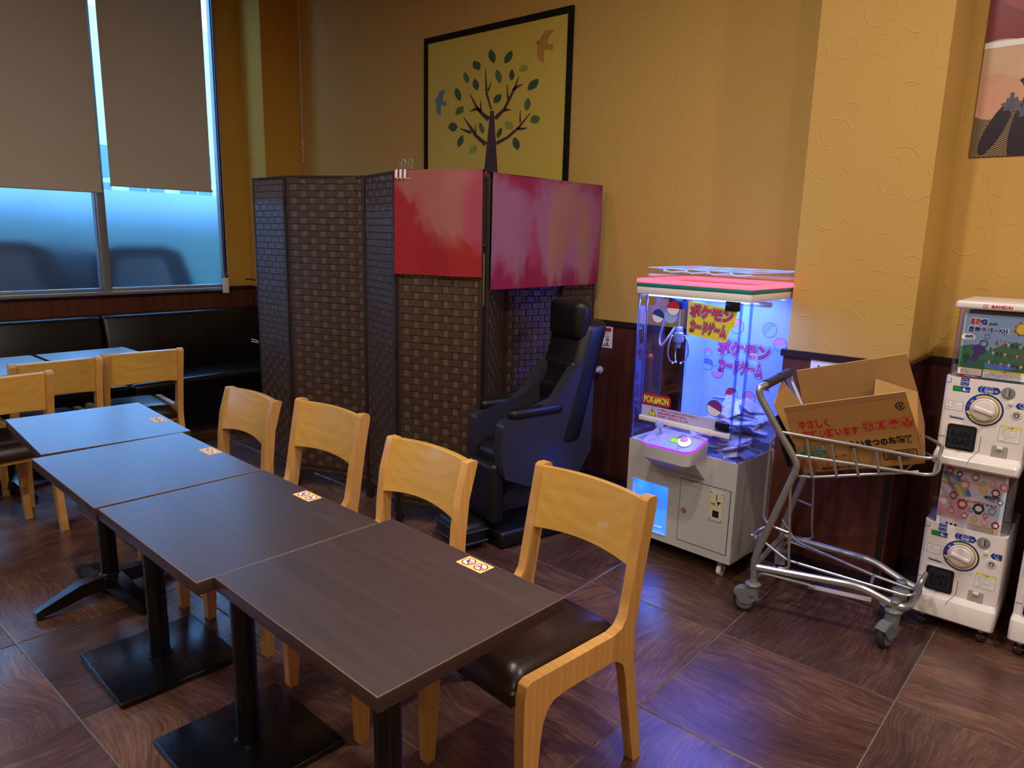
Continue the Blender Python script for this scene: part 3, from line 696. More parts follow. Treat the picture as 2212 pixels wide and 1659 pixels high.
BR = [((710, 1025, 26), (640, 965, 16), (598, 905, 12), (548, 803, 3)), ((640, 965, 12), (643, 860, 3)), ((630, 940, 16), (590, 938, 16), (546, 957, 2)),
      ((730, 940, 8), (690, 800, 12), (680, 583, 3)), ((703, 780, 10), (732, 705, 3)),
      ((762, 1020, 22), (840, 940, 15), (920, 780, 12), (964, 662, 3)), ((872, 850, 10), (865, 725, 3)), ((915, 775, 14), (950, 748, 14), (1003, 722, 2)), ((840, 945, 20), (900, 945, 3)),
      ((685, 1240, 24), (600, 1165, 16), (550, 1085, 14), (493, 1003, 3)), ((560, 1135, 18), (520, 1125, 15), (465, 1100, 3)), ((598, 1150, 8), (595, 1068, 3)),
      ((772, 1232, 18), (870, 1180, 14), (960, 1100, 13), (1063, 973, 3)), ((975, 1055, 9), (976, 948, 3)), ((950, 1108, 14), (1000, 1108, 12), (1035, 1100, 3))]
for br in BR:
    L_ = []; R_ = []
    for i, (x, y, wd) in enumerate(br):
        q0 = br[max(0, i-1)]; q1 = br[min(len(br)-1, i+1)]; dx, dy = q1[0]-q0[0], q1[1]-q0[1]; d = math.hypot(dx, dy)
        nx, ny = -dy/d*wd*.82, dx/d*wd*.82; L_.append(dp(x+nx, y+ny)); R_.append(dp(x-nx, y-ny))
    b = MB(); b.prism(F, L_+R_[::-1], M_bark, 0, .0008); b.build('branch', r)
LV = [((722, 420), (752, 546), 27, 'd'), ((908, 436), (845, 548), 26, 'd'), ((580, 522), (632, 600), 30, 'd'), ((1045, 570), (963, 610), 26, 'l'), ((500, 617), (535, 716), 20, 'm'), ((588, 675), (610, 778), 24, 'd'),
      ((778, 595), (806, 718), 24, 'm'), ((907, 595), (903, 697), 20, 'd'), ((1133, 682), (1040, 778), 30, 'd'), ((430, 750), (465, 868), 24, 'd'), ((813, 808), (753, 888), 26, 'd'), ((1047, 843), (1027, 955), 25, 'm'),
      ((497, 912), (428, 982), 26, 'm'), ((445, 1078), (365, 1098), 36, 'd'), ((1145, 1012), (1058, 1045), 32, 'm'), ((634, 1048), (662, 1150), 18, 'm'), ((845, 1045), (915, 1105), 32, 'l'), ((817, 1095), (782, 1188), 18, 'd'),
      ((488, 1158), (450, 1263), 22, 'd'), ((925, 1177), (957, 1290), 27, 'd'), ((608, 1245), (548, 1315), 26, 'l')]
for (a, c_, wd, t) in LV:
    n = 7; up = []; dn = []
    for i in range(n+1):
        s = i/n; k = math.sin(PI*s)**.8*wd*1.12; dx, dy = c_[0]-a[0], c_[1]-a[1]; d = math.hypot(dx, dy)
        x, y = a[0]+dx*s, a[1]+dy*s; up.append(dp(x-dy/d*k, y+dx/d*k)); dn.append(dp(x+dy/d*k, y-dx/d*k))
    b = MB(); b.prism(F, up+dn[::-1][1:-1], lc[t], 0, .0008); b.build('leaf', r)
bo = [(1270, 265), (1228, 258), (1185, 272), (1158, 310), (1140, 352), (1118, 356), (1102, 372), (1122, 388), (1124, 420), (1118, 460), (1130, 510), (1178, 545), (1174, 490), (1182, 430), (1205, 424), (1250, 441), (1258, 378), (1222, 388), (1208, 360), (1222, 310)]
b = MB(); b.prism(F, [dp(*q) for q in bo], mottle(mat('bird_orange', '#b07f33', 0.6), 25, .25), 0, .0008); b.prism(F.at(*dp(1128, 370), .0012), circ(.005, 8), Bk); b.build('bird', r, 'orange bird')
bo = [(343, 772), (310, 775), (285, 795), (272, 835), (262, 850), (246, 860), (258, 872), (265, 900), (262, 940), (275, 975), (300, 988), (303, 940), (300, 905), (318, 897), (345, 908), (350, 864), (328, 872), (315, 850), (325, 815)]
b = MB(); b.prism(F, [dp(*q) for q in bo], mottle(mat('bird_blue', '#587f8c', 0.6), 25, .2), 0, .0008); b.build('bird', r, 'blue bird')

# ------------------------------------------------------------ folding screens of woven cord
def panel(r, a, b_, H, Wr):
    """one leaf between plan points a and b_"""
    A = Vector((*a, 0)); B = Vector((*b_, 0)); d = (B-A); L = d.length; X = d.normalized(); f = Fr(A, X, (0, 0, 1)); th = .018
    fr_ = MB()
    for u in (.009, L-.009): fr_.fbox(f, u, H/2, 0, .018, H, .022, M_scrfr, .003)
    fr_.fbox(f, L/2, H-.009, 0, L-.036, .018, .020, M_scrfr, .003); fr_.fbox(f, L/2, .135, 0, L-.036, .018, .020, M_scrfr, .002)
    o = fr_.build('leaf_frame', r, world=Wr)
    w_ = MB(); rows = 47; z0 = .105; rh = (H-.008-z0)/rows; per = (L-.02)/4.0
    core = fr_  # thin backing behind the weave so no light passes
    w_.fbox(f, L/2, (z0+H)/2, 0, L-.02, H-z0-.006, .003, M_scrfr)
    for i in range(rows):
        z = z0+rh*(i+.5); off = (.5 if i % 2 else 0.0)
        k = -1
        while True:
            u0 = .01+(k+off)*per; u1 = u0+per*.70; u2 = u0+per
            k += 1
            if u0 > L-.012: break
            for (s0, s1, mt, tk, vert) in ((u0, u1, M_weave, .0095, 0), (u1, u2, M_weavev, .0075, 1)):
                s0, s1 = max(s0, .008), min(s1, L-.008)
                if s1-s0 < .004: continue
                j = random.uniform(-.0006, .0006); hh = rh*.498
                for sg in (1, -1):
                    t1 = (tk+j)*sg; t0 = tk*.45*sg; e = min(.004, (s1-s0)*.2); m_ = (s0+s1)/2
                    vs = [f.p(s0, z-hh, t0), f.p(s1, z-hh, t0), f.p(s1, z+hh, t0), f.p(s0, z+hh, t0),
                          f.p(s0+e, z-hh*.9, t1), f.p(s1-e, z-hh*.9, t1), f.p(s1-e, z+hh*.9, t1), f.p(s0+e, z+hh*.9, t1)]
                    fs = [[0, 1, 5, 4], [1, 2, 6, 5], [2, 3, 7, 6], [3, 0, 4, 7], [4, 5, 6, 7]]
                    if sg < 0: fs = [q[::-1] for q in fs]
                    w_.add(vs, fs, mt, False)
    # arched lower edge
    arch = MB(); n = 8; pts = [(.02, .04), (.045, .04)]+[(.045+(L-.09)*i/n, .075+.03*math.sin(PI*i/n)) for i in range(n+1)]+[(L-.045, .04), (L-.02, .04), (L-.02, .115), (.02, .115)]
    arch.prism(f, pts, M_scrfr, -.007, .007); arch.build('bottom_rail', o, world=Wr)
    q = w_.build('weave', r, kind='stuff', world=Wr)
def hinge(r, p, z, Wr):
    h_ = MB(); h_.box((p[0], p[1], z), (.014, .012, .045), M_black, .002); h_.cyl((p[0], p[1]-.008, z-.02), (p[0], p[1]-.008, z+.02), .004, M_black, seg=8); h_.build('hinge', r, world=Wr)
HS = 1.735
S1 = [(-3.925, 2.262), (-3.548, 2.232), (-3.095, 2.412), (-2.712, 2.292), (-2.305, 2.462)]
S2 = [(-2.335, 2.515), (-2.53, 2.86), (-2.40, 3.17), (-2.335, 3.41)]
r1 = thing('folding_screen', 'dark brown woven folding screen, left part beside the bench, four leaves', 'screen', (-3.1, 2.33, 0)); W1 = W(r1)
for a, b_ in zip(S1[:-1], S1[1:]):
    d = (Vector(b_)-Vector(a)).normalized()*.004; panel(r1, Vector(a)+d, Vector(b_)-d, HS, W1)
for p in S1[1:-1]:
    for z in (1.60, .87, .2): hinge(r1, p, z, W1)
r2 = thing('folding_screen', 'second dark woven folding screen, receding behind the massage chair to the wall', 'screen', (-2.4, 3.0, 0)); W2_ = W(r2)
for a, b_ in zip(S2[:-1], S2[1:]):
    d = (Vector(b_)-Vector(a)).normalized()*.004; panel(r2, Vector(a)+d, Vector(b_)-d, HS-.005, W2_)
for p in S2[1:-1]:
    for z in (1.60, .87, .2): hinge(r2, p, z, W2_)
# leather strips sticking out of the free left edge
b = MB(); b.tube([(-3.93, 2.25, 1.16), (-3.955, 2.235, 1.165), (-3.99, 2.22, 1.162)], .004, M_black, 6); b.build('tie_strap', r1, world=W1)
b = MB(); b.tube([(-3.93, 2.25, .80), (-3.975, 2.23, .81)], .002, M_paper, 6); b.tube([(-3.93, 2.25, .79), (-3.978, 2.23, .795)], .002, M_paper, 6); b.build('twine', r1, 'pale twine ends', world=W1)

# cloth banners hung over the upper edges of the screens
def cloth_print(name, base, spots):
    m = mat(name, base, 0.6); ns, ln = nodes(m); b = ns['Principled BSDF']; tc = N(m, 'ShaderNodeTexCoord'); col = None
    nz = N(m, 'ShaderNodeTexNoise', Scale=9.0, Detail=3.0); ln.new(tc.outputs['Generated'], nz.inputs['Vector'])
    prev = N(m, 'ShaderNodeRGB'); prev.outputs[0].default_value = (*srgb(base), 1); prev = prev.outputs[0]
    for (cx, cz, rx, rz, c) in spots:   # dyed patches, in the cloth's own width and height
        mp = N(m, 'ShaderNodeMapping'); mp.vector_type = 'POINT'; mp.inputs['Location'].default_value = (-cx/rx, 0, -cz/rz); mp.inputs['Scale'].default_value = (1/rx, 0, 1/rz); ln.new(tc.outputs['Generated'], mp.inputs[0])
        gr = N(m, 'ShaderNodeTexGradient', gradient_type='SPHERICAL'); ln.new(mp.outputs[0], gr.inputs[0])
        ad = N(m, 'ShaderNodeMath', operation='MULTIPLY_ADD'); ad.inputs[1].default_value = .5; ad.inputs[2].default_value = -.25; ln.new(nz.outputs[0], ad.inputs[0]); a2 = N(m, 'ShaderNodeMath', operation='ADD'); ln.new(gr.outputs[0], a2.inputs[0]); ln.new(ad.outputs[0], a2.inputs[1])
        rp_ = N(m, 'ShaderNodeMapRange', interpolation_type='SMOOTHSTEP'); rp_.inputs['From Min'].default_value = .08; rp_.inputs['From Max'].default_value = .5; ln.new(a2.outputs[0], rp_.inputs[0])
        mx = N(m, 'ShaderNodeMix', data_type='RGBA'); ln.new(rp_.outputs[0], mx.inputs['Factor']); ln.new(prev, mx.inputs['A']); mx.inputs['B'].default_value = (*srgb(c), 1); prev = mx.outputs['Result']
    ln.new(prev, b.inputs['Base Color']); return m
M_red = cloth_print('banner_red', '#93121f', ((.68, .72, .55, .55, '#9a5a58'), (.30, .95, .4, .3, '#96554f'), (1.0, .6, .3, .5, '#9c3c54')))
M_pink = cloth_print('banner_magenta', '#8c1c4a', ((.10, .55, .4, .5, '#9c3c6b'), (.62, .55, .55, .6, '#956088'), (.85, .5, .35, .7, '#9a6d6b')))
def banner(name, lab, a, b_, z0, z1, mt, blobs, seed):
    A = Vector((*a, 0)); B = Vector((*b_, 0)); L = (B-A).length; X = (B-A).normalized(); f = Fr(A, X, (0, 0, 1)); 
    if f.Z.y > 0: f = Fr(A, X, (0, 0, 1)); sgn = -1
    else: sgn = 1
    rr = random.Random(seed); r = thing(name, lab, 'banner', ((A.x+B.x)/2, (A.y+B.y)/2, z0), group='cloth banners clipped over the folding screens'); Wr = W(r)
    mb = MB(); nx, nz = 28, 12; vs = []; ph = rr.uniform(0, 6)
    for j in range(nz+1):
        for i in range(nx+1):
            u = L*i/nx; z = z0+(z1-z0)*j/nz; dep = .028+.006*math.sin(u*22+ph)*(1-j/nz)+.004*math.sin(u*9-ph)
            vs.append(f.p(u, z, dep*sgn))
    fs = [[j*(nx+1)+i, j*(nx+1)+i+1, (j+1)*(nx+1)+i+1, (j+1)*(nx+1)+i] for j in range(nz) for i in range(nx)]
    if sgn < 0: fs = [q[::-1] for q in fs]
    mb.add(vs, fs, mt)
    o = mb.build('cloth', r, ang=80, world=Wr)
    # folded over the top edge
    mb = MB(); mb.add([f.p(0, z1, .028*sgn), f.p(L, z1, .028*sgn), f.p(L, z1+.004, -.02*sgn), f.p(0, z1+.004, -.02*sgn)], [[0, 1, 2, 3]], mt, False)
    mb.fbox(f, L/2, z1-.012, -.021*sgn, L, .03, .002, mt); mb.build('fold_over', r, world=Wr)
    for k, (u, z, ru, rz, m2) in enumerate(blobs):
        p_ = MB(); p_.prism(f, [(u*L+ru*math.cos(t_), z+rz*math.sin(t_)) for t_ in [2*PI*i/24 for i in range(24)]], m2, .0385*sgn+.0006*k*sgn); p_.build('printed_shape', o, world=Wr)
    return r, f, L, sgn
o, f1, L1, s1 = banner('banner', 'red cloth banner clipped over the upper edge of the left screen', (S1[3][0]-.0, S1[3][1]), S1[4], 1.26, 1.738, M_red,
       [], 3)
banner('banner', 'magenta cloth banner hanging on the receding screen, right of the red one', S2[0], S2[3], 1.20, 1.731, M_pink, [], 5)
for k in range(3):   # striped corner under the clips
    q = MB(); q.prism(f1, [(.012+.022*k, 1.700), (.024+.022*k, 1.700), (.026+.022*k, 1.7375), (.014+.022*k, 1.7375)], M_paper, .0385*s1); q.build('stripe', o, world=W(o))
def clip(lab, p, ang):
    r = thing('binder_clip', lab, 'clip', p, ang, 'binder clips on the banner'); 
    b = MB(); f = Fr((0, 0, 0), (1, 0, 0), (0, 0, 1)); b.prism(Fr((-.016, 0, 0), (0, 1, 0), (0, 0, 1)), [(-.026, -.03), (.020, -.03), (.004, .012), (-.010, .012)], M_paper, 0, .032); b.build('clip_body', r)
    for sy in (-1, 1):
        b = MB(); b.tube([(-.011, sy*.006, .008), (-.008, sy*.010, .035), (-.012, sy*.013, .052), (-.004, sy*.015, .060), (.004, sy*.015, .060), (.012, sy*.013, .052), (.008, sy*.010, .035), (.011, sy*.006, .008)], .0011, M_chrome, 6, .006); b.build('wire_handle', r)
ang = math.atan2(S1[4][1]-S1[3][1], S1[4][0]-S1[3][0])
clip('left one of two binder clips on the red banner corner', (f1.p(.030, 1.727, .0).x, f1.p(.03, 0, 0).y, 1.727), ang)
clip('right one of two binder clips on the red banner corner', (f1.p(.066, 1.727, .0).x, f1.p(.066, 0, 0).y, 1.727), ang)

# ------------------------------------------------------------ black chair-like machine before the screens
r = thing('massage_chair', 'black padded massage chair with grey side shell, before the banners', 'chair', (-2.150, 2.64, 0), math.radians(-13))
M_lav = mottle(mat('side_shell', '#2e2d38', 0.32), 3, .15); M_blackv = mottle(mat('black_vinyl', '#131114', 0.4), 8, .15, bump=.1, bscale=120)
b = MB(); b.box((0, .02, .05), (.24, .52, .08), M_blackp, .02, 3); b.build('base', r)
b = MB(); b.box((-.075, -.335, .075), (.26, .16, .13), M_blackp, .045, 4); lo = b.build('leg_rest', r)
for z in (.045, .10):
    q = MB(); q.tube([(-.205, -.27, z), (-.205, -.415, z), (.055, -.415, z), (.055, -.27, z)], .006, M_rubber, 8, .04); q.build('rib', lo)
b = MB(); b.box((-.03, -.235, .27), (.24, .08, .30), M_blackv, .03, 3); b.build('calf_pad', r)
b = MB(); b.box((0, -.04, .42), (.27, .42, .15), M_blackv, .05, 4); b.build('seat', r)
for sg in (-1, 1):
    f = Fr((sg*.135-(.025 if sg > 0 else -.025), 0, 0), (0, -1, 0), (0, 0, 1)); z0, z1 = (0, .05)
    b = MB(); s_ = [(.24, .36), (.27, .50), (.25, .62), (.10, .66), (-.05, .70), (-.16, .84), (-.22, .88), (-.28, .78), (-.28, .42), (-.20, .30), (.10, .30)]
    b.prism(f, s_, M_lav, -.03, .03, smooth=True); o = b.build('side_shell', r, 'grey-lavender side shell', ang=50)
    bv = o.modifiers.new('b', 'BEVEL'); bv.width = .018; bv.segments = 3; bv.limit_method = 'ANGLE'
    b = MB(); b.box((sg*.12, -.06, .655), (.06, .30, .05), M_blackv, .022, 3); b.build('arm_pad', r)
b = MB(); 
bm_ = bmesh.new(); bmesh.ops.create_cube(bm_, size=1.0)
for v in bm_.verts:
    t = v.co.z+.5; v.co = Vector((v.co.x*(.30-.02*t), .14+v.co.y*.15+t*.17, .46+t*.60))
bmesh.ops.bevel(bm_, geom=bm_.edges[:], offset=.05, segments=4, affect='EDGES', profile=.5); b.bm(bm_, M_blackv); b.build('backrest', r)
b = MB(); b.box((0, .235, 1.06), (.25, .10, .20), M_blackv, .045, 4); b.build('head_pillow', r)
for k in range(4):
    q = MB(); q.box((0, .095+.045*k, .60+.11*k), (.22, .04, .09), M_blackv, .018, 3); q.build('back_roll', r)

# ------------------------------------------------------------ signs, handrail, poster
def sign_base(lab, x0, x1, z0, z1, y):
    r = thing('wall_sign', lab, 'sign', ((x0+x1)/2, y, z0)); b = MB(); b.box((0, -.0015, (z1-z0)/2), (x1-x0, .002, z1-z0), M_paper); b.build('sheet', r)
    return r, Fr((-(x1-x0)/2, -.0028, 0), (1, 0, 0), (0, 0, 1))
K = lambda x, z: (x*kk, 1.449+(z-1.449)*kk)
sx1, sz1 = K(-2.356, .932); sx0, sz0 = K(-2.545, .803)
r, f = sign_base('white notice with red heading and a small green figure, below the dark rail', sx0, sx1, sz0, sz1, YB-.011)
w, h = sx1-sx0, sz1-sz0; b = MB()
b.prism(f, [(.004, h-.030), (w-.010, h-.030), (w-.010, h-.008), (.004, h-.008)], Rd, 0)
b.text(f, 'お願い', Wh, h=.015, cx=w*.5, cy=h-.019, bold=.02)
b.text(f, 'お持ちになってご飲食される場合は', Bk, h=.0095, w=w*.86, cx=w*.46, cy=h-.042, bold=.01)
b.text(f, '消費税１０％が適用されます。', Bk, h=.0095, w=w*.86, cx=w*.49, cy=h-.058, bold=.03)
b.text(f, 'お会計時に', Bk, h=.0095, w=w*.42, cx=w*.28, cy=h-.074, bold=.01)
b.text(f, 'お申し出ください。', Bk, h=.0085, w=w*.56, cx=w*.36, cy=h-.090, bold=.01)
b.prism(f, [(.004, .008), (w-.016, .008), (w-.016, .0125), (.004, .0125)], Rd, 0)
b.prism(f.at(w-.032, .044, .0002), circ(.0115, 14), Bk); b.prism(f.at(w-.032, .041, .0004), circ(.009, 14), flat('skin', '#c99a78'))
b.prism(f, [(w-.040, .014), (w-.024, .014), (w-.027, .032), (w-.037, .032)], Gn, .0003); b.prism(f, [(w-.056, .013), (w-.044, .013), (w-.047, .024), (w-.053, .024)], flat('register', '#2b4a4c'), .0003)
b.prism(f, [(w-.060, .010), (w-.014, .010), (w-.014, .014), (w-.060, .014)], flat('counter_orange', '#c86a28'), .0004)
b.build('print', r)
sx0, sz1 = K(-1.083, .937); 
r, f = sign_base('white paper sign reading NO, half hidden behind the cardboard box', sx0, sx0+.19, sz1-.11, sz1, YC-.011)
b = MB(); b.text(f, 'NO', Bk, h=.028, cx=.062, cy=.11-.036, bold=.035); b.build('print', r)
r = thing('handrail', 'short pale handrail end on the wood panelling, left of the crane game', 'handrail', (-2.36, YB-.012, .66))
b = MB(); b.tube([(.045, 0, .04), (.045, -.05, .04), (-.02, -.075, .02), (-.25, -.075, .015)], .013, M_white, 12, .03); b.build('rail', r)
b = MB(); b.cyl((.045, .0, .04), (.045, -.008, .04), .022, M_white); b.build('mount', r)
# fruit and vegetable poster on the right-hand stretch of wall
pz0, pz1 = K(0, 1.820)[1], 3.15; px0 = -.607; pw = .95
r = thing('food_poster', 'glossy poster of red apples, peaches and aubergines on the yellow wall', 'poster', (px0+pw/2, YB-.003, pz0)); h = pz1-pz0
b = MB(); b.box((0, -.001, h/2), (pw, .002, h), mat('poster_paper', '#2a2024', 0.35)); base = b.build('sheet', r)
f = Fr((-pw/2, -.0022, 0), (1, 0, 0), (0, 0, 1)); zb = K(0, 2.268)[1]-pz0
def pr(nm, pts, mt, z): 
    b = MB(); b.prism(f, pts, mt, z); return b.build(nm, base)
M_bamb = mottle(mat('bamboo_mat', '#8d7458', 0.5), 3, .1)
_n, _l = nodes(M_bamb); _tc = N(M_bamb, 'ShaderNodeTexCoord'); _wv = N(M_bamb, 'ShaderNodeTexWave', Scale=42.0, Distortion=.4); _wv.bands_direction = 'DIAGONAL'
_mp = N(M_bamb, 'ShaderNodeMapping'); _mp.inputs['Rotation'].default_value = (0, math.radians(28), 0); _wv.bands_direction = 'Z'; _l.new(_tc.outputs['Object'], _mp.inputs[0]); _l.new(_mp.outputs[0], _wv.inputs[0])
_cr = N(M_bamb, 'ShaderNodeValToRGB'); _cr.color_ramp.elements[0].color = (*srgb('#241a16'), 1); _cr.color_ramp.elements[1].color = (*srgb('#b39672'), 1); _cr.color_ramp.elements[0].position = .35
_l.new(_wv.outputs['Fac'], _cr.inputs[0]); _l.new(_cr.outputs[0], _n['Principled BSDF'].inputs['Base Color'])
M_peach = mottle(mat('peach', '#c9957c', 0.4), 5, .3); M_peach2 = mottle(mat('peach_pale', '#c7a384', 0.4), 5, .25); M_or = mottle(mat('orange_fruit', '#d9952a', 0.4), 5, .15)
M_aub = mottle(mat('aubergine', '#2a2030', 0.3), 5, .3); M_cap = mottle(mat('aubergine_cap', '#5b5766', 0.6), 20, .4); M_app = mottle(mat('apple_red', '#7a2129', 0.35), 4, .25)
E_ = lambda cx, cy, a, b2, t=0, n=26: [(cx+a*math.cos(q)*math.cos(t)-b2*math.sin(q)*math.sin(t), cy+a*math.cos(q)*math.sin(t)+b2*math.sin(q)*math.cos(t)) for q in [2*PI*i/n for i in range(n)]]
def clipx(pts): return [(min(max(x, .001), pw-.001), min(max(y, .001), h-.001)) for x, y in pts]
pr('print_mat', [(0.001, .001), (pw-.001, .001), (pw-.001, .30), (.001, .17)], M_bamb, .0002)
pr('print_peach', clipx(E_(.06, .35, .13, .085)), M_peach2, .0004); pr('print_orange', clipx(E_(.26, .31, .10, .09)), M_or, .0005)
pr('print_peach', clipx(E_(.055, .225, .10, .085)), M_peach, .0006)
pr('print_aubergine', clipx(E_(.075, .105, .030, .105, -.40)), M_aub, .0008); pr('print_aubergine', clipx(E_(.165, .080, .042, .135, -.05)), M_aub, .0009); pr('print_aubergine', clipx(E_(.36, .10, .06, .16, .2)), M_aub, .0009)
def star(cx, cy, R0, R1, n): return [(cx+(R1 if i % 2 else R0)*math.cos(PI*i/n+.3), cy+(R1 if i % 2 else R0)*math.sin(PI*i/n+.3)*.8) for i in range(2*n)]
pr('print_stalk', clipx(star(.120, .190, .040, .026, 7)), M_cap, .0011); pr('print_stalk', clipx(star(.175, .165, .040, .026, 7)), M_cap, .0012); pr('print_stalk', [(.108, .20), (.124, .20), (.122, .235), (.110, .235)], M_cap, .0013)
pr('print_band', [(.001, zb-.022), (pw-.001, zb), (pw-.001, zb+.022), (.001, zb)], M_paper, .0014)
pr('print_field', [(.001, zb+.001), (pw-.001, zb+.023), (pw-.001, h-.001), (.001, h-.001)], M_app, .0003)
pr('print_apple', clipx(E_(.17, zb+.33, .20, .24)), mottle(mat('apple_red2', '#8e2a35', .3), 3, .3), .0005)

# ------------------------------------------------------------ crane game
CL = Vector((-1.72, 2.862, 0)); CRr = Vector((-1.17, 2.828, 0)); CW = .551; CD = .42
cu_ = (CRr-CL).normalized(); cang = math.atan2(cu_.y, cu_.x)
r = thing('crane_game', 'white crane game machine with blue-lit clear cabinet and card prizes', 'arcade game', (CL.x, CL.y, 0), cang)
F0 = Fr((0, 0, 0), (1, 0, 0), (0, 0, 1))     # local front plane, normal towards the room
zb, zt, zc, zT = .080, .534, 1.210, 1.277
# cabinet body with chute opening: built from slabs round the opening
b = MB(); t_ = .018
ox0, ox1, oz0, oz1 = .034, .226, .112, .345
def slab(mb, u0, u1, z0, z1, y0=0, y1=t_, mt=M_cab): mb.box(((u0+u1)/2, (y0+y1)/2, (z0+z1)/2), (u1-u0, y1-y0, z1-z0), mt)
slab(b, 0, ox0, zb, zt); slab(b, ox1, CW, zb, zt); slab(b, ox0, ox1, zb, oz0); slab(b, ox0, ox1, oz1, zt)
slab(b, 0, t_, zb, zt, t_, CD); slab(b, CW-t_, CW, zb, zt, t_, CD); slab(b, t_, CW-t_, zb, zt, CD-t_, CD); slab(b, t_, CW-t_, zb, zb+.02, t_, CD-t_); slab(b, t_, CW-t_, zt-.075, zt-.06, t_, CD-t_)
o = b.build('cabinet', r)
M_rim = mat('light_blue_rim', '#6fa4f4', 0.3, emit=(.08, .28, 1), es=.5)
b = MB()
b.tube([(ox0, -.001, oz0), (ox1, -.001, oz0), (ox1, -.001, oz1), (ox0, -.001, oz1)], .003, M_rim, 6, closed=True); b.build('chute_rim', r)
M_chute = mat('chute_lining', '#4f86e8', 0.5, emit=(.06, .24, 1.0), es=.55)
b = MB(); dd = .16
b.add([(ox0, t_, oz0), (ox1, t_, oz0), (ox1, dd, oz0+.05), (ox0, dd, oz0+.05), (ox0, t_, oz1), (ox1, t_, oz1), (ox1, dd, oz1), (ox0, dd, oz1)], [[0, 1, 2, 3], [7, 6, 5, 4], [3, 2, 6, 7], [0, 3, 7, 4], [2, 1, 5, 6]], M_chute, False); lo = b.build('prize_chute', r, 'blue-lit prize chute')
b = MB(); b.prism(Fr((ox0+.055, t_+.02, oz0+.010), (1, 0, 0), (0, dd, .05)), [(0, 0), (.09, 0), (.09, .014), (0, .014)], M_paper, .001); b.text(Fr((ox0+.1, t_+.02, oz0+.017), (1, 0, 0), (0, dd, .05)), '景品取出口', Bk, h=.009, z=.002); b.build('chute_label', lo)
b = MB(); b.box(((.288+.532)/2, -.0008, (.119+.411)/2), (.244, .002, .292), M_line); b.box(((.288+.532)/2, -.0016, (.119+.411)/2), (.239, .003, .287), M_cab); o = b.build('service_door', r)
b = MB(); f = F0.at(.314, .265, .003); b.ring(f, .0085, .013, Rd, .002); b.lathe([(.0095, 0), (.0095, .004), (.007, .005), (.003, .003)], None, M_chrome, 18, fr=f); b.build('lock', o)
b = MB(); cp = F0.at(.4705, .328, .003); b.prism(cp, rrect(.062, .132, .003), mat('coin_plate_cream', '#cdc2a6', .4), 0, .004)
b.prism(cp, [(-.002, .028), (.002, .028), (.002, .052), (-.002, .052)], Bk, .0045); b.prism(cp, [(.008, .001), (.020, .001), (.020, .026), (.008, .026)], M_paper, .0045); b.prism(cp, [(.006, .019), (.022, .019), (.022, .025), (.006, .025)], Bk, .008, .010); b.prism(cp, [(.009, .004), (.013, .004), (.013, .020), (.009, .020)], Bk, .0055)
b.prism(cp, [(-.025, .002), (-.004, .002), (-.004, .015), (-.025, .015)], flat('print_lime', '#b9c820'), .0045); b.text(cp, '100円', Gn, h=.009, z=.005, cx=-.0145, cy=.0085, bold=.03)
b.prism(cp, [(-.015, -.050), (.015, -.050), (.015, -.020), (-.015, -.020)], Bk, .0045)
for sx in (-1, 1):
    for sy in (-1, 1): b.prism(cp.at(sx*.026, sy*.060), circ(.0025, 8), Bk, .005)
b.build('coin_plate', o)
# canopy with lit band
b = MB(); b.box((CW/2-.004, CD/2, (zc+1.243)/2), (CW, CD+.012, 1.243-zc), M_white, .004); b.build('canopy', r)
b = MB(); b.box((CW/2-.004, CD/2, 1.2515), (CW+.004, CD+.016, .017), mat('canopy_green', '#1d7f78', .35), .003); b.build('green_band', r, 'green band')
M_pinkE = mat('lit_red_band', '#ff5a78', .3, emit=(1.0, .07, .12), es=3.2)
b = MB(); w = CW+.006; d = CD+.018
for (c_, s_) in (((w/2-.007, -.003, 1.269), (w, .012, .018)), ((w/2-.007, d-.015, 1.269), (w, .012, .018)), ((-.001, d/2-.009, 1.269), (.012, d-.024, .018)), ((w-.013, d/2-.009, 1.269), (.012, d-.024, .018))): b.box(c_, s_, M_pinkE, .004)
b.build('light_band', r, 'glowing red light band')
b = MB()  # clear lid with ribs
b.box((CW/2+.02, CD/2+.01, 1.325), (CW-.03, CD-.03, .004), M_acry); 
for y0 in (.02, CD-.002): b.box((CW/2+.02, y0, 1.3), (CW-.03, .003, .05), M_acry)
for x0 in (.035, CW-.0): b.box((x0+.0, CD/2+.01, 1.3), (.003, CD-.03, .05), M_acry)
b.build('clear_lid', r)
M_ledge = mat('lit_acrylic_edge', '#9dbcff', .2, emit=(.16, .36, 1.0), es=.75)
for k in range(4):
    q = MB(); x0 = .12+.105*k; q.tube([(x0, .018, 1.318), (x0+.03, .018, 1.312), (x0+.095, .018, 1.318)], .0026, M_ledge, 6); q.cyl((x0, .015, 1.319), (x0, .022, 1.319), .006, M_ledge, seg=10); q.tube([(x0, .02, 1.327), (x0+.06, CD-.01, 1.328)], .0015, M_ledge, 5); q.build('lid_rib', r)
b = MB(); q = [(.035, .02, 1.327), (CW, .02, 1.327), (CW, CD, 1.327), (.035, CD, 1.327)]; b.tube(q, .002, M_ledge, 6, closed=True); b.build('lid_edge', r)
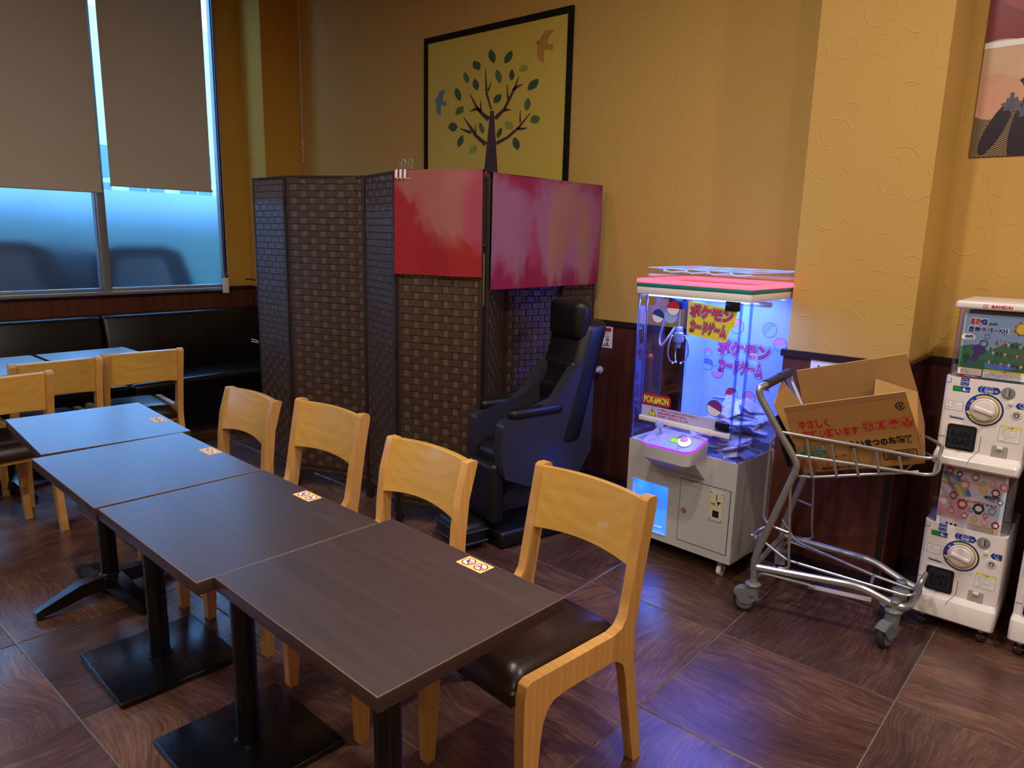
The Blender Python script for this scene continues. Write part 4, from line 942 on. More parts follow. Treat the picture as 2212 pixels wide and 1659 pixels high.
# corner posts, glass walls
for (x0, y0) in ((.006, .006), (CW-.006, .006), (.006, CD-.006), (CW-.006, CD-.006)):
    b = MB(); b.box((x0, y0, (zt+zc)/2), (.010, .010, zc-zt), M_acryd, .0015); b.build('corner_post', r)
b = MB(); b.box((CW-.003, CD/2, (zt+zc)/2), (.004, CD-.02, zc-zt), M_acry); b.build('side_glass', r)
b = MB(); b.box((.003, CD/2, (zt+zc)/2), (.004, CD-.02, zc-zt), M_acry); b.build('side_glass', r)
b = MB(); b.box(((.05+.505)/2, .001, (.66+1.206)/2), (.455, .004, 1.206-.66), M_acry); gd = b.build('glass_door', r)
for x0 in (.050, .505):
    b = MB(); b.box((x0, .0, (.63+1.206)/2), (.010, .008, 1.206-.63), M_acryd, .001); b.build('door_stile', gd)
b = MB(); b.box(((.05+.505)/2, .012, (zt+.63)/2), (.455, .003, .63-zt), M_acry); b.build('lower_glass', r)
b = MB(); b.box((.277, -.004, .646), (.455, .014, .022), M_white, .003); b.build('door_rail', gd)
b = MB(); f = F0.at(.277, 0, .003)
for (u, z) in ((.469, 1.19), (.467, .682)): b = MB(); b.box((u, -.006, z), (.062, .012, .038), flat('latch_dark', '#191622', .2), .002); b.build('latch', gd, 'dark latch plate')
b = MB(); f = F0.at(.092, .933, .004); b.ring(f, .010, .015, Rd, .003); b.lathe([(.011, 0), (.011, .006), (.006, .008)], None, M_chrome, 16, fr=f); b.build('door_lock', gd)
# rear board with printed logo; blue light is put into its material as emission
M_board_glow = mat('rear_board', '#7ea6ff', .5, emit=(.17, .22, .86), es=.4)
b = MB(); b.box((.33, CD-.012, (zt+zc)/2), (.43, .006, zc-zt-.004), M_board_glow); rb = b.build('rear_board', r)
b = MB(); b.box((.125, CD-.10, (zt+.35+zc)/2-.15), (.012, .16, .62), M_board_glow); b.build('chute_wall', r)
M_lgR = flat('logo_red', '#d43f66'); M_lgK = flat('logo_outline', '#1a2258'); M_lgW = flat('logo_white', '#e4ddf2'); M_lgY = flat('logo_yellow', '#e9d838')
def card_logo(mb, f, w, back=None):
    """two lines of katakana in stacked outlines"""
    h = w*.26
    if back:
        mb.prism(f, [(-w*.56, h*1.30), (w*.56, h*1.18), (w*.54, -h*.1), (w*.46, -h*.35), (w*.42, -h*1.45), (-w*.5, -h*1.35), (-w*.52, h*.1)], back, .0)
    for (tx, cy, ww, cx) in (('ポケモン', h*.62, w, 0), ('カードゲーム', -h*.62, w*.86, -w*.03)):
        mb.text(f, tx, M_lgK, h=h*.9, w=ww*.95, z=.0006, bold=.15, cy=cy, cx=cx)
        mb.text(f, tx, M_lgW, h=h*.9, w=ww*.95, z=.0010, bold=.12, cy=cy, cx=cx)
        mb.text(f, tx, M_lgK, h=h*.9, w=ww*.95, z=.0015, bold=.08, cy=cy, cx=cx)
        mb.text(f, tx, M_lgR, h=h*.9, w=ww*.95, z=.0020, bold=.04, cy=cy, cx=cx)
b = MB(); f = F0.at(.372, 1.120, .004).rot(math.radians(-4)); card_logo(b, f, .205, M_lgY); b.build('logo_sticker', gd, 'yellow-backed logo sticker')
b = MB(); f = F0.at(.328, .912, -CD+.016).rot(math.radians(-1)); card_logo(b, f, .268); b.build('board_logo', rb)
def two_tone(mb, f, r_, top, bot):
    n = 14; mb.prism(f, circ(r_, 28), M_lgK, 0)
    mb.prism(f, [(r_*.93*math.cos(PI*i/n), r_*.93*math.sin(PI*i/n)+.0004) for i in range(n+1)], top, .0004); mb.prism(f, [(r_*.93*math.cos(PI+PI*i/n), r_*.93*math.sin(PI+PI*i/n)-.0004) for i in range(n+1)], bot, .0004)
for (u, z, rr, t, a) in ((.190, 1.158, .033, Rd, 0), (.115, 1.117, .031, Bl, -15), (.423, .754, .036, flat('print_purple', '#7a2c8e'), -20)):
    b = MB(); two_tone(b, F0.at(u, z, .004).rot(math.radians(a)), rr, t, M_lgW); b.build('disc_sticker', gd, 'round two-tone sticker')
b = MB(); b.prism(F0.at(.178, 1.122, .0034), circ(.031, 24), flat('disc_pale', '#8fb2f4'), 0); b.build('disc_sticker', gd, 'plain pale round sticker')
for (u, z, rr, t, a) in ((.446, 1.06, .034, flat('board_blue', '#6f9cf0'), 50), (.502, .999, .031, Pk, 20), (.149, .862, .029, flat('board_blue2', '#4c7ae0'), -10), (.205, .832, .031, Pk, 200), (.287, .735, .032, Rd, 40), (.376, .731, .033, Pk, 20), (.287, 1.06, .034, Pk, 20), (.150, .92, .02, Pk, 0), (.46, .78, .012, Rd, 0), (.245, 1.19, .03, Pk, 0)):
    b = MB(); two_tone(b, F0.at(u, z, -CD+.016).rot(math.radians(a)), rr, t, M_board_glow); b.build('board_disc', rb)
b = MB(); f = F0.at(.135, .738, .004).rot(math.radians(1))
b.prism(f, rrect(.150, .052, .018), Rd, 0); b.text(f, 'POKéMON', M_lgK, h=.031, w=.128, z=.0008, bold=.10); b.text(f, 'POKéMON', M_lgY, h=.031, w=.128, z=.0014, bold=.04); b.build('name_sticker', gd, 'red-edged name sticker with yellow letters')
b = MB(); f = F0.at(.252, .682, .004)
b.prism(f, rrect(.385, .052, .003), flat('label_lilac', '#b5b3e2'), 0)
f2 = f.at(-.135, .0, .0006); b.prism(f2, [(-.021, -.018), (.021, -.018), (0, .020)], Bk); b.prism(f2, [(-.0175, -.016), (.0175, -.016), (0, .0165)], Yl, .0005); b.prism(f2, [(-.002, -.004), (.002, -.004), (.003, .009), (-.003, .009)], Bk, .001); b.prism(f2, circ(.0025, 8, 0, -.010), Bk, .001)
for k, tx in enumerate(('※一度投入されたお金はご返金できません。', '※商品の移動は原則できません。', '※完全落下で商品獲得となります。')):
    b.text(f, tx, Rd, h=.0100, z=.0006, bold=.02, align='L', cx=-.105, cy=.015-.0145*k)
b.build('notice_sticker', gd, 'lilac notice strip with red lines of text')
# claw on its carriage
b = MB(); b.box((CW/2, .20, 1.19), (CW-.03, .03, .02), M_chrome, .003); b.build('carriage_rail', r)
b = MB(); b.box((.10, .20, 1.165), (.07, .09, .05), M_black, .004); cr_ = b.build('carriage', r); 
b = MB(); b.tube([(.055, .17, 1.16), (.03, .15, 1.0), (.045, .14, .955), (.075, .15, 1.0), (.09, .18, 1.05)], .006, M_chrome, 8, .03); b.build('hose', r)
b = MB(); b.cyl((.10, .20, 1.14), (.10, .20, 1.055), .004, M_chrome); b.lathe([(.018, 1.055), (.020, 1.05), (.020, 1.03), (.026, 1.025), (.026, .985), (.016, .98), (.012, .955)], (.10, .20, 0), M_chrome, 18); cw = b.build('claw_head', r)
for a in (10, 130, 250):
    c_, s_ = math.cos(math.radians(a)), math.sin(math.radians(a)); b = MB()
    b.tube([(.10+q*c_, .20+q*s_, z) for q, z in ((.016, 1.0), (.034, 1.02), (.052, .975), (.056, .93), (.044, .90), (.024, .885))], .0034, M_chrome, 7, .015); b.sphere((.10+.022*c_, .20+.022*s_, .884), .006, M_paper, 8); b.build('claw_prong', cw)
# control box
M_pan = mat('panel_blue_white', '#9aa6ea', .25); M_purp = mat('lit_purple_edge', '#a030ff', .3, emit=(.36, .01, 1.0), es=1.7)
b = MB(); prof = [(0, .612), (.128, .566), (.128, .520), (0, .430)]
u0, u1 = .147, .405
vs = []; ns_ = 10
outl = [(.0, 0), (.0, .105), (.006, .120), (.02, .128), (.215, .128), (.243, .118), (.256, .095), (.258, 0)]
zt_ = lambda y: .608-.36*y*1.0
top = [(u0+x, -y, zt_(y)) for x, y in outl]; mid = [(u0+x, -y, max(zt_(y)-.055, .50)) for x, y in outl]
bot = [(u0+.0+x*1.0, -.002, .430) if y > 0 else (u0+x, 0, .430) for x, y in outl]
vs = top+mid+bot; n = len(outl); fs = [[i for i in range(n)]]
for i in range(n-1): fs += [[i, n+i, n+i+1, i+1], [n+i, 2*n+i, 2*n+i+1, n+i+1]]
b.add(vs, fs, M_cab, False); o = b.build('control_box', r)
f = Fr((u0, 0, .611), (1, 0, 0), (0, .128, .128*.36)); 
q = [(x, -y*1.063) for x, y in outl]; b = MB(); b.prism(f, q[::-1], M_purp, -.002, .004); b.build('lit_edge', o, 'glowing purple edge')
qi = [(.004+x*.969, -y*1.045) for x, y in outl]; b = MB(); b.prism(f, qi[::-1], M_pan, .0035, .0062); pn = b.build('panel', o)
f = f.at(0, 0, .0063)
b = MB(); b.prism(f, [(.112, -.085), (.170, -.085), (.160, -.048), (.112, -.048)], Bk, .0002); b.prism(f, [(.114, -.083), (.170, -.083), (.170, -.052), (.114, -.052)], mat('lcd_green', '#8fd02e', .3, emit=(.2, .62, .02), es=.5), .0006); b.build('lcd', pn)
b = MB(); b.text(f, '1PLAY', Bk, h=.007, cx=.150, cy=-.020, bold=.04); b.text(f, '100円', flat('print_plum', '#7a2b55'), h=.013, cx=.150, cy=-.036, bold=.06); b.prism(f, [(.188, -.010), (.235, -.010), (.235, -.017), (.188, -.017)], Rd, .0003)
for (x, y) in ((.03, -.112), (.18, -.118), (.245, -.02)): b.prism(f.at(x, y), circ(.003, 8), Bk, .0004)
b.build('panel_print', pn)
M_cry = mat('crystal', '#cdd6ff', .05, trans=.6, ior=1.5)
b = MB(); fj = f.at(.055, -.052); b.lathe([(.024, 0), (.020, .004), (.006, .006), (.0055, .040)], None, M_pan, 20, fr=fj); b.build('stick', o); 
b = MB(); c_ = fj.p(0, 0, .056); b.sphere(c_, .020, M_cry, 14); b.build('joystick_knob', o, 'faceted clear joystick knob', ang=5)
b = MB(); fb = f.at(.190, -.078); b.lathe([(.030, 0), (.028, .004), (.027, .006)], None, M_pan, 26, fr=fb); b.lathe([(.026, .006), (.0275, .012), (.024, .020), (.018, .022)], None, mat('button_glow', '#ffffff', .3, emit=(1, .95, .85), es=1.6), 26, fr=fb); b.lathe([(.018, .0215), (.016, .027), (.006, .0285)], None, mat('button_cap', '#c77fd6', .3, emit=(.4, .1, .5), es=.25), 24, fr=fb); b.build('play_button', o, 'glowing white round play button')
# casters
for (x0, y0) in ((.05, .045), (CW-.06, .045), (.05, CD-.05), (CW-.06, CD-.05)):
    b = MB(); b.box((x0, y0, zb-.004), (.07, .05, .005), M_chrome, .001); b.box((x0, y0, .058), (.024, .034, .04), M_chrome, .006); c0 = b.build('caster', r)
    b = MB(); b.cyl((x0-.009, y0, .026), (x0+.009, y0, .026), .026, M_white, seg=24); b.cyl((x0-.0095, y0, .026), (x0+.0095, y0, .026), .009, M_chrome, seg=14); b.build('wheel', c0)
# light inside the cabinet (a light strip under the canopy)
M_led = mat('led_strip', '#9cc2ff', .4, emit=(.12, .32, 1.0), es=9.0)
b = MB(); b.box((CW/2, .03, zc-.006), (CW-.08, .012, .006), M_led); b.build('led_strip', r); b = MB(); b.box((CW/2, CD-.04, zc-.006), (CW-.08, .012, .006), M_led); b.build('led_strip', r)
Mc = W(r)
area('crane_game_lamp', Mc @ Vector((CW/2, .2, 1.195)), .42, 14.0, (.13, .21, 1.0), target=Mc @ Vector((CW/2, .2, 0)), shape='RECTANGLE', sy=.30)
area('crane_game_top_lamp', Mc @ Vector((CW/2, .2, 1.285)), .40, 1.6, (.20, .40, 1.0), target=Mc @ Vector((CW/2, .2, 3)), shape='RECTANGLE', sy=.30)
area('chute_lamp', Mc @ Vector(((ox0+ox1)/2, .08, oz1-.004)), .14, .7, (.12, .34, 1.0), target=Mc @ Vector(((ox0+ox1)/2, .08, 0)), shape='RECTANGLE', sy=.08)
# bagged prizes on the cabinet floor
b = MB(); b.box((CW/2+.06, CD/2, zt-.045), (CW-.16, CD-.04, .012), M_board_glow); b.build('prize_floor', r)
M_bag = mat('clear_bag', '#dfe5ff', .22, spec=.8, alpha=.38)
pc = [mottle(mat('card_%s' % n, c, .35), 30, .5) for n, c in (('blue', '#5a74c4'), ('white', '#dde0f4'), ('red', '#c4506a'), ('slate', '#5a648f'), ('green', '#6a9ca4'), ('gold', '#bcae86'))]
protos = []
rr = random.Random(11)
for k in range(6):
    t = thing('prize_bag', '', 'prize'); t.location = (0, 0, -50)
    m_ = MB(); m_.box((0, 0, 0), (.066, .090, .006), pc[k], .001); m_.box((.0, .018, .0035), (.050, .030, .0012), pc[(k+1) % 6]); m_.box((.0, -.022, .0035), (.052, .026, .0012), pc[(k+3) % 6]); m_.build('card_pack', t)
    m_ = MB(); nx, ny = 7, 9; vs = []
    for s_ in (1, -1):
        for j in range(ny):
            for i in range(nx):
                x = (i/(nx-1)-.5)*.084; y = (j/(ny-1)-.5)*.118; e = (1-abs(2*i/(nx-1)-1)**3)*(1-abs(2*j/(ny-1)-1)**3)
                vs.append((x+rr.uniform(-.002, .002), y+rr.uniform(-.002, .002), s_*(.001+.011*e)+rr.uniform(-.0016, .0016)))
    fs = []
    for q in (0, nx*ny):
        for j in range(ny-1):
            for i in range(nx-1):
                f_ = [q+j*nx+i, q+j*nx+i+1, q+(j+1)*nx+i+1, q+(j+1)*nx+i]; fs.append(f_ if q == 0 else f_[::-1])
    m_.add(vs, fs, M_bag, False); m_.build('bag', t, ang=10); protos.append(t)
n_used = 0
spots = []
for k in range(92):
    if k < 40: # heap along the right and rear
        x = rr.uniform(.20, .50); y = rr.uniform(.06, .36); z = .515+.09*max(0, (x-.16)/.35)*rr.random()+.05*(y/.4)*rr.random()
    elif k < 72: x = rr.uniform(.32, .505); y = rr.uniform(.05, .37); z = rr.uniform(.55, .66+.05*(y/.37))
    else: x = rr.uniform(.14, .50); y = rr.uniform(.27, .375); z = rr.uniform(.56, .72)
    spots.append((x, y, z))
for k, (x, y, z) in enumerate(spots):
    p = protos[k % 6]; o = p if k < 6 else copy_tree(p)
    # keep clear of the glass: flat ones near it
    tilt = .6 if .1 < x < .46 and .1 < y < .33 else .4
    o.location = Mc @ Vector((min(x, .495), min(max(y, .065), .355), z)); o.rotation_euler = (rr.uniform(-tilt, tilt), rr.uniform(-tilt, tilt), rr.uniform(0, 6.28))
    o['label'] = 'crumpled clear bag with a card pack inside the crane game'; o['group'] = 'bagged card prizes inside the crane game'; o['category'] = 'prize'

# ------------------------------------------------------------ shopping cart
r = thing('shopping_cart', 'silver tubular shopping cart with grey casters holding a cardboard box', 'cart', (-.78, 2.86, 0)); Wc = W(r)
def tb(nm, pts, rad, fil=.03, lab=None, parent=r, mt=M_chrome, closed=False, seg=10):
    b = MB(); b.tube(pts, rad, mt, seg, fil, closed); return b.build(nm, parent, lab, world=Wc)
RT, RW = .0135, .0052
tb('side_tube', [(-.996, 2.66, .144), (-1.000, 2.66, .215), (-.986, 2.662, .275), (-.892, 2.685, .592), (-.882, 2.686, .632), (-.903, 2.683, .668), (-.954, 2.67, .745), (-1.036, 2.652, .875), (-1.044, 2.651, .905), (-1.030, 2.68, .918)], RT, .03)
tb('side_tube', [(-1.036, 3.06, .144), (-1.040, 3.06, .215), (-1.026, 3.058, .275), (-.932, 3.04, .592), (-.922, 3.038, .632), (-.943, 3.04, .668), (-.994, 3.05, .745), (-1.076, 3.068, .875), (-1.084, 3.07, .905), (-1.070, 3.04, .918)], RT, .03)
tb('handle_bar', [(-1.030, 2.675, .918), (-1.070, 3.045, .918)], .0125, 0)
for (a, c_) in ((.04, .44), (.52, .95)):
    p0 = Vector((-1.030, 2.675, .918)); p1 = Vector((-1.070, 3.045, .918))
    tb('grip', [p0.lerp(p1, a), p0.lerp(p1, c_)], .0185, 0, 'black foam grip', mt=M_rubber, seg=14)
tb('base_tube', [(-.99, 2.662, .192), (-.661, 2.738, .205), (-.61, 2.749, .199), (-.515, 2.771, .163), (-.478, 2.785, .160), (-.470, 2.83, .160), (-.470, 2.93, .165), (-.478, 2.975, .165), (-.53, 2.98, .173), (-.652, 2.999, .214), (-1.030, 3.06, .188)], RT, .04)
tb('cross_tube', [(-1.0, 2.67, .192), (-1.033, 3.05, .190)], .011, 0)
# lower tray wires
tb('tray_wire', [(-1.06, 2.76, .275), (-1.03, 2.765, .27), (-.93, 2.78, .212), (-.911, 2.781, .205), (-.487, 2.796, .2), (-.468, 2.81, .205), (-.462, 2.84, .205), (-.468, 2.865, .205), (-.485, 2.87, .2), (-.615, 2.891, .2), (-.93, 2.98, .205), (-.966, 2.995, .215), (-1.03, 3.02, .275)], .0060, .02)
tb('tray_wire', [(-.606, 2.800, .200), (-.620, 2.892, .200)], .006, 0); tb('tray_wire', [(-.462, 2.84, .205), (-.452, 2.845, .255), (-.452, 2.93, .255), (-.47, 2.95, .18)], .008, .02)
tb('tray_hook', [(-1.01, 2.70, .30), (-1.0, 2.74, .31), (-1.0, 2.80, .305), (-1.03, 2.83, .30), (-1.05, 2.80, .285), (-1.045, 2.74, .285), (-1.02, 2.72, .28)], .0055, .02); tb('tray_hook', [(-1.01, 2.70, .275), (-1.0, 2.76, .27), (-1.03, 2.79, .265), (-1.045, 2.75, .262)], .0055, .02)
for (y0, x0) in ((2.683, -.898), (3.043, -.93)):
    s_ = 1 if y0 < 2.8 else 0
    tb('upright_wire', [(x0+.0, y0, .60), (x0+.0, y0, .527), (x0+.019, y0+(.004 if s_ else -.006), .267), (x0+.024, y0+.003, .222), (x0+.010, y0+.001, .210), (x0-.012, y0, .206)], RW, .02)
    tb('upright_wire', [(x0+.010, y0, .36), (x0-.065, y0-.004 if s_ else y0+.005, .37)], RW, 0)
tb('rear_wire', [(-.965, 2.668, .735), (-.985, 2.668, .70), (-.985, 2.666, .40), (-.955, 2.668, .37)], RW, .02)
tb('guide_bar', [(-.985, 2.672, .150), (-.975, 2.668, .168), (-.95, 2.672, .172), (-.80, 2.71, .165), (-.78, 2.71, .162)], .0065, .01); tb('guide_bar', [(-1.02, 3.05, .150), (-1.01, 3.048, .168), (-.985, 3.05, .172), (-.83, 3.03, .165)], .0065, .01)
b = MB(); b.box((-.70, 2.755, .150), (.22, .016, .012), M_paper, .002, rotz=.23); b.build('guide_strip', r, 'flat pale strip', world=Wc)
# basket
nr = [(-.951, 2.671, .749), (-.698, 2.729, .739), (-.481, 2.779, .726)]
tb('basket_rail', [nr[0], nr[1], (-.495, 2.776, .727), (-.462, 2.79, .728), (-.450, 2.83, .735), (-.462, 2.93, .745), (-.50, 2.975, .748), (-.58, 3.075, .745), (-.975, 3.105, .755)], .0062, .03)
tb('basket_rail', [(-.903, 2.682, .667), (-.478, 2.780, .668), (-.455, 2.80, .670), (-.448, 2.84, .678), (-.462, 2.93, .69), (-.50, 2.97, .69), (-.58, 3.06, .69), (-.94, 3.08, .675)], .0062, .03)
tb('basket_rail', [(-.455, 2.80, .670), (-.452, 2.815, .728)], .0062, 0)
tb('floor_wire', [(-.88, 2.70, .585), (-.829, 2.705, .592), (-.573, 2.765, .655), (-.50, 2.79, .672)], RW, .02)
for k, (t0, b0) in enumerate((((-.86, 2.692, .738), (-.83, 2.699, .588)), ((-.778, 2.711, .733), (-.75, 2.717, .608)), ((-.705, 2.727, .729), (-.682, 2.733, .626)), ((-.633, 2.744, .724), (-.617, 2.748, .643)), ((-.563, 2.76, .722), (-.549, 2.763, .664)))):
    yy = 3.06 if k < 4 else 2.97
    tb('basket_wire', [t0, (b0[0], b0[1]-.002, b0[2]+.01), (b0[0], b0[1]+.02, b0[2]-.008), (b0[0], yy-.02, b0[2]-.008), (b0[0], yy, b0[2]+.01), (t0[0]-.01, yy+.02 if k < 4 else yy, t0[2]+.005)], RW, .012, seg=8)
fbk = Fr((-.962, 2.86, .700), (0, 1, 0), (-.39, 0, .92)); b = MB(); b.fbox(fbk, 0, 0, 0, .30, .20, .010, M_blackp, .003)
o = b.build('back_flap', r, 'black plastic grid flap', world=Wc)
for k in range(6):
    q = MB(); q.fbox(fbk, -.13+.052*k, 0, .007, .012, .19, .008, M_rubber, .002); q.build('slat', o, world=Wc)
def cart_caster(x, y, zt_, ang):
    M = Matrix.Translation((x, y, 0)) @ Matrix.Rotation(ang, 4, 'Z')
    b = MB(); b.lathe([(.030, zt_-.014), (.031, zt_-.008), (.026, zt_-.003), (.016, zt_), (.012, zt_+.02)], (0, 0, 0), M_grey, 20)
    # hood over the top of the wheel with fork plates down to the axle
    off = -.026; R_ = .047; hood = [(math.radians(20+125*i/12)) for i in range(13)]
    prof = [(off+(R_+.007)*math.cos(a), R_+(R_+.009)*math.sin(a)) for a in hood]
    side = prof+[(off-.012, R_-.010), (off+.012, R_-.012), (.012, R_+.006)]
    for sy in (-1, 1):
        b.prism(Fr((0, sy*.019, 0), (1, 0, 0), (0, 0, 1)), side, M_grey, -.002, .002)
    vs = [(x, sy*.019, z) for x, z in prof for sy in (-1, 1)]; b.add(vs, [[2*i, 2*i+1, 2*i+3, 2*i+2] for i in range(len(prof)-1)], M_grey)
    b.cyl((-.001, 0, R_+.03), (0, 0, zt_-.008), .026, M_grey, seg=18)
    b.v = [M @ v for v in b.v]; c_ = b.build('caster', r, 'grey plastic caster hood', world=Wc, ang=50)
    w_ = MB(); w_.lathe([(R_-.008, -.0145), (R_-.001, -.010), (R_, 0), (R_-.001, .010), (R_-.008, .0145)], None, M_rubber, 30, fr=Fr((off, 0, R_), (1, 0, 0), (0, 0, 1)))
    w_.cyl((off, -.0155, R_), (off, .0155, R_), .032, M_grey, seg=24); w_.cyl((off, -.023, R_), (off, .023, R_), .008, M_chrome, seg=12); w_.v = [M @ v for v in w_.v]; w_.build('wheel', c_, 'grey rubber wheel', world=Wc)
cart_caster(-.996, 2.66, .128, .35); cart_caster(-1.036, 3.06, .128, 1.9); cart_caster(-.515, 2.775, .150, 1.25); cart_caster(-.535, 2.965, .150, .8)
for (x, y) in ((-.515, 2.775), (-.535, 2.965)):
    b = MB(); b.cyl((x, y, .145), (x, y, .185), .014, M_chrome); b.lathe([(.020, .172), (.020, .178), (.013, .184)], (x, y, 0), M_grey); b.build('stem', r, world=Wc)

# ------------------------------------------------------------ cardboard box lying in the basket
BXX = Vector((.94862, .14942, .27893)).normalized(); fy_ = Vector((-.23394, .92473, .30023)).normalized(); BXZ = BXX.cross(fy_).normalized(); fy_ = BXZ.cross(BXX)
KS = 1.012; BXO = Vector((-.871, 2.718, .593-1.449))*KS+Vector((0, 0, 1.449))
M_kr = mottle(mat('cardboard', '#ae8149', .75, spec=.2), 7, .06); M_kr2 = mottle(mat('cardboard_inside', '#a9814f', .75, spec=.2), 7, .05); M_kre = mat('cardboard_edge', '#c3a079', .8)
r = thing('cardboard_box', 'open brown cardboard box with red and black print, lying tilted in the cart', 'box', BXO); Wb = W(r)
L_, D_, H_, FL, th = .415, .294, .136, .158, .004
hy = fy_
f = Fr(BXO, BXX, BXZ)              # near face frame, normal X x Z = towards the viewer
def wall_(mb, fr_, w, h, inner=True):
    mb.fbox(fr_, w/2, h/2, -th/2, w, h, th, M_kr)
    mb.prism(fr_, [(0.001, 0.001), (w-.001, .001), (w-.001, h-.001), (.001, h-.001)], M_kr2, -th-.0004)
b = MB(); wall_(b, f, L_, H_); nf = b.build('near_side', r, world=Wb)
fy = hy
b = MB(); ff = Fr(BXO+fy*D_, BXX, BXZ); b.fbox(ff, L_/2, H_/2, th/2, L_, H_, th, M_kr2); b.build('far_side', r, world=Wb)
fR = Fr(BXO+BXX*L_, fy, BXZ); b = MB(); b.fbox(fR, D_/2, H_/2, -th/2, D_, H_, th, M_kr); rs = b.build('end_side', r, world=Wb)
fL = Fr(BXO, fy, BXZ); b = MB(); b.fbox(fL, D_/2, H_/2, th/2, D_, H_, th, M_kr2); b.build('end_side', r, world=Wb)
b = MB(); fb_ = Fr(BXO, BXX, fy); b.fbox(fb_, L_/2, D_/2, th/2, L_, D_, th, M_kr2); b.build('bottom', r, world=Wb)
# flaps
fN = Fr(f.p(0, H_, 0), BXX, (BXZ-fy*.027)); b = MB(); sl = .010
b.prism(fN, [(0, 0), (L_, 0), (L_-sl, FL), (-.0+sl*.3, FL)], M_kr, -th, 0); b.prism(fN, [(0.001, FL-.017), (L_-sl, FL-.017), (L_-sl-.001, FL-.0005), (.003, FL-.0005)], flat('flap_band', '#a4774f', .7), .0004); b.tube([fN.p(.004, FL, -th/2), fN.p(L_-sl, FL, -th/2)], .0021, M_kre, 5); flp = b.build('flap', r, world=Wb)
fFm = Fr(ff.p(0, H_, 0), BXX, (BXZ+fy*.081)); b = MB(); b.prism(fFm, [(0, 0), (L_, 0), (L_-sl, FL), (sl, FL)], M_kr2, 0, th); b.tube([fFm.p(sl, FL, th/2), fFm.p(L_-sl, FL, th/2)], .0021, M_kre, 5); b.build('flap', r, world=Wb)
FE = .150
fE = Fr(fR.p(0, H_, 0), fy, (BXZ*.55-BXX*.83)); b = MB(); b.prism(fE, [(.004, 0), (D_-.004, 0), (D_-.012, FE), (.012, FE)], M_kr2, -th, 0); b.tube([fE.p(.012, FE, -th/2), fE.p(D_-.012, FE, -th/2)], .0021, M_kre, 5); b.build('flap', r, 'flap folded inwards', world=Wb)
fE = Fr(fL.p(0, H_, 0), fy, (BXZ*.96-BXX*.30)); b = MB(); b.prism(fE, [(.004, 0), (D_-.004, 0), (D_-.02, FE), (.06, FE)], M_kr2, -th, 0); b.tube([fE.p(.06, FE, -th/2), fE.p(D_-.02, FE, -th/2)], .0021, M_kre, 5); b.build('flap', r, 'flap standing outwards', world=Wb)
# print on near side and its flap
fN = fN.at(0, 0, .0006); fP = f.at(0, 0, .0006); b = MB()
b.text(fN, 'やさしく', Rd, h=.034, cx=.088, cy=.074, w=.104, bold=.04); b.text(fN, '取扱い願います', Rd, h=.034, cx=.137, cy=.029, w=.188, bold=.04); b.v = b.v
ic = .266
b.build('flap_print', flp, world=Wb)
for k in range(4):
    b = MB(); g_ = fN.at(ic+.0415*k, .040); s_ = .0175
    b.prism(g_, [(-s_, -s_), (s_, -s_), (s_, -s_+.0016), (-s_, -s_+.0016)], Rd); b.prism(g_, [(-s_, s_-.0016), (s_, s_-.0016), (s_, s_), (-s_, s_)], Rd); b.prism(g_, [(-s_, -s_), (-s_+.0016, -s_), (-s_+.0016, s_), (-s_, s_)], Rd); b.prism(g_, [(s_-.0016, -s_), (s_, -s_), (s_, s_), (s_-.0016, s_)], Rd)
    if k == 0: b.text(g_, 'NO!', Rd, h=.008, cx=-.006, cy=.009, bold=.04); b.text(g_, '×', Rd, h=.010, cx=-.008, cy=-.006, bold=.05); b.prism(g_, [(.001, -.014), (.014, -.014), (.014, .010), (.008, .010)], Rd, .0003); b.prism(g_, [(.005, -.012), (.011, -.012), (.011, .0), (.009, .0)], M_kr, .0005)
    if k == 1:
        b.prism(g_.rot(.9), [(-.017, -.0022), (.017, -.0022), (.017, .0022), (-.017, .0022)], Rd, .0002); b.prism(g_.rot(-.9), [(-.017, -.0022), (.017, -.0022), (.017, .0022), (-.017, .0022)], Rd, .0002)
        b.prism(g_, circ(.003, 10, 0, .009), Rd, .0003); b.prism(g_, [(-.004, -.012), (.004, -.012), (.006, .004), (-.006, .004)], Rd, .0003)
    if k == 2: b.prism(g_, [(.0145*math.cos(PI*i/12), .0145*math.sin(PI*i/12)-.001) for i in range(13)], Rd, .0002); b.tube([g_.p(0, -.001), g_.p(0, -.012), g_.p(-.002, -.0145), g_.p(-.005, -.012)], .0010, Rd, 4)
    if k == 3: b.prism(g_, [(-.006, .002), (.0, -.002), (.006, .002), (.006, .011), (0, .015), (-.006, .011)], Rd, .0002); b.prism(g_, [(-.015, .006), (-.010, .001), (-.002, -.006), (-.003, -.015), (-.012, -.012), (-.014, -.004)], Rd, .0002); b.prism(g_, [(.015, .006), (.010, .001), (.002, -.006), (.003, -.015), (.012, -.012), (.014, -.004)], Rd, .0002)
    b.text(g_, ('積重厳禁', '手鉤無用', '水濡厳禁', '取扱注意')[k], Rd, h=.0035, cx=0, cy=-.0215); b.build('pictogram', flp, world=Wb)
b = MB(); g_ = fN.at(.380, .106); b.ring(g_, .0115, .0155, Bk, .0002, a0=.35, a1=2*PI-.35); b.prism(g_, circ(.0025, 8), Bk, .0002)
for k in range(4): b.prism(g_.rot(.3+k*PI/2), [(.003, -.003), (.009, -.003), (.009, .003), (.003, .001)], Bk, .0002)
b.text(g_, 'ダンボール', Bk, h=.0035, cy=-.021)
b.build('round_mark', flp, world=Wb)
b = MB(); b.text(fP, 'たいまつのお鏡餅', Bk, h=.029, cx=.292, cy=.107, w=.205, bold=.06)
b.build('side_print', nf, world=Wb); b = MB()
Tl = flat('print_teal', '#1e7f7c')
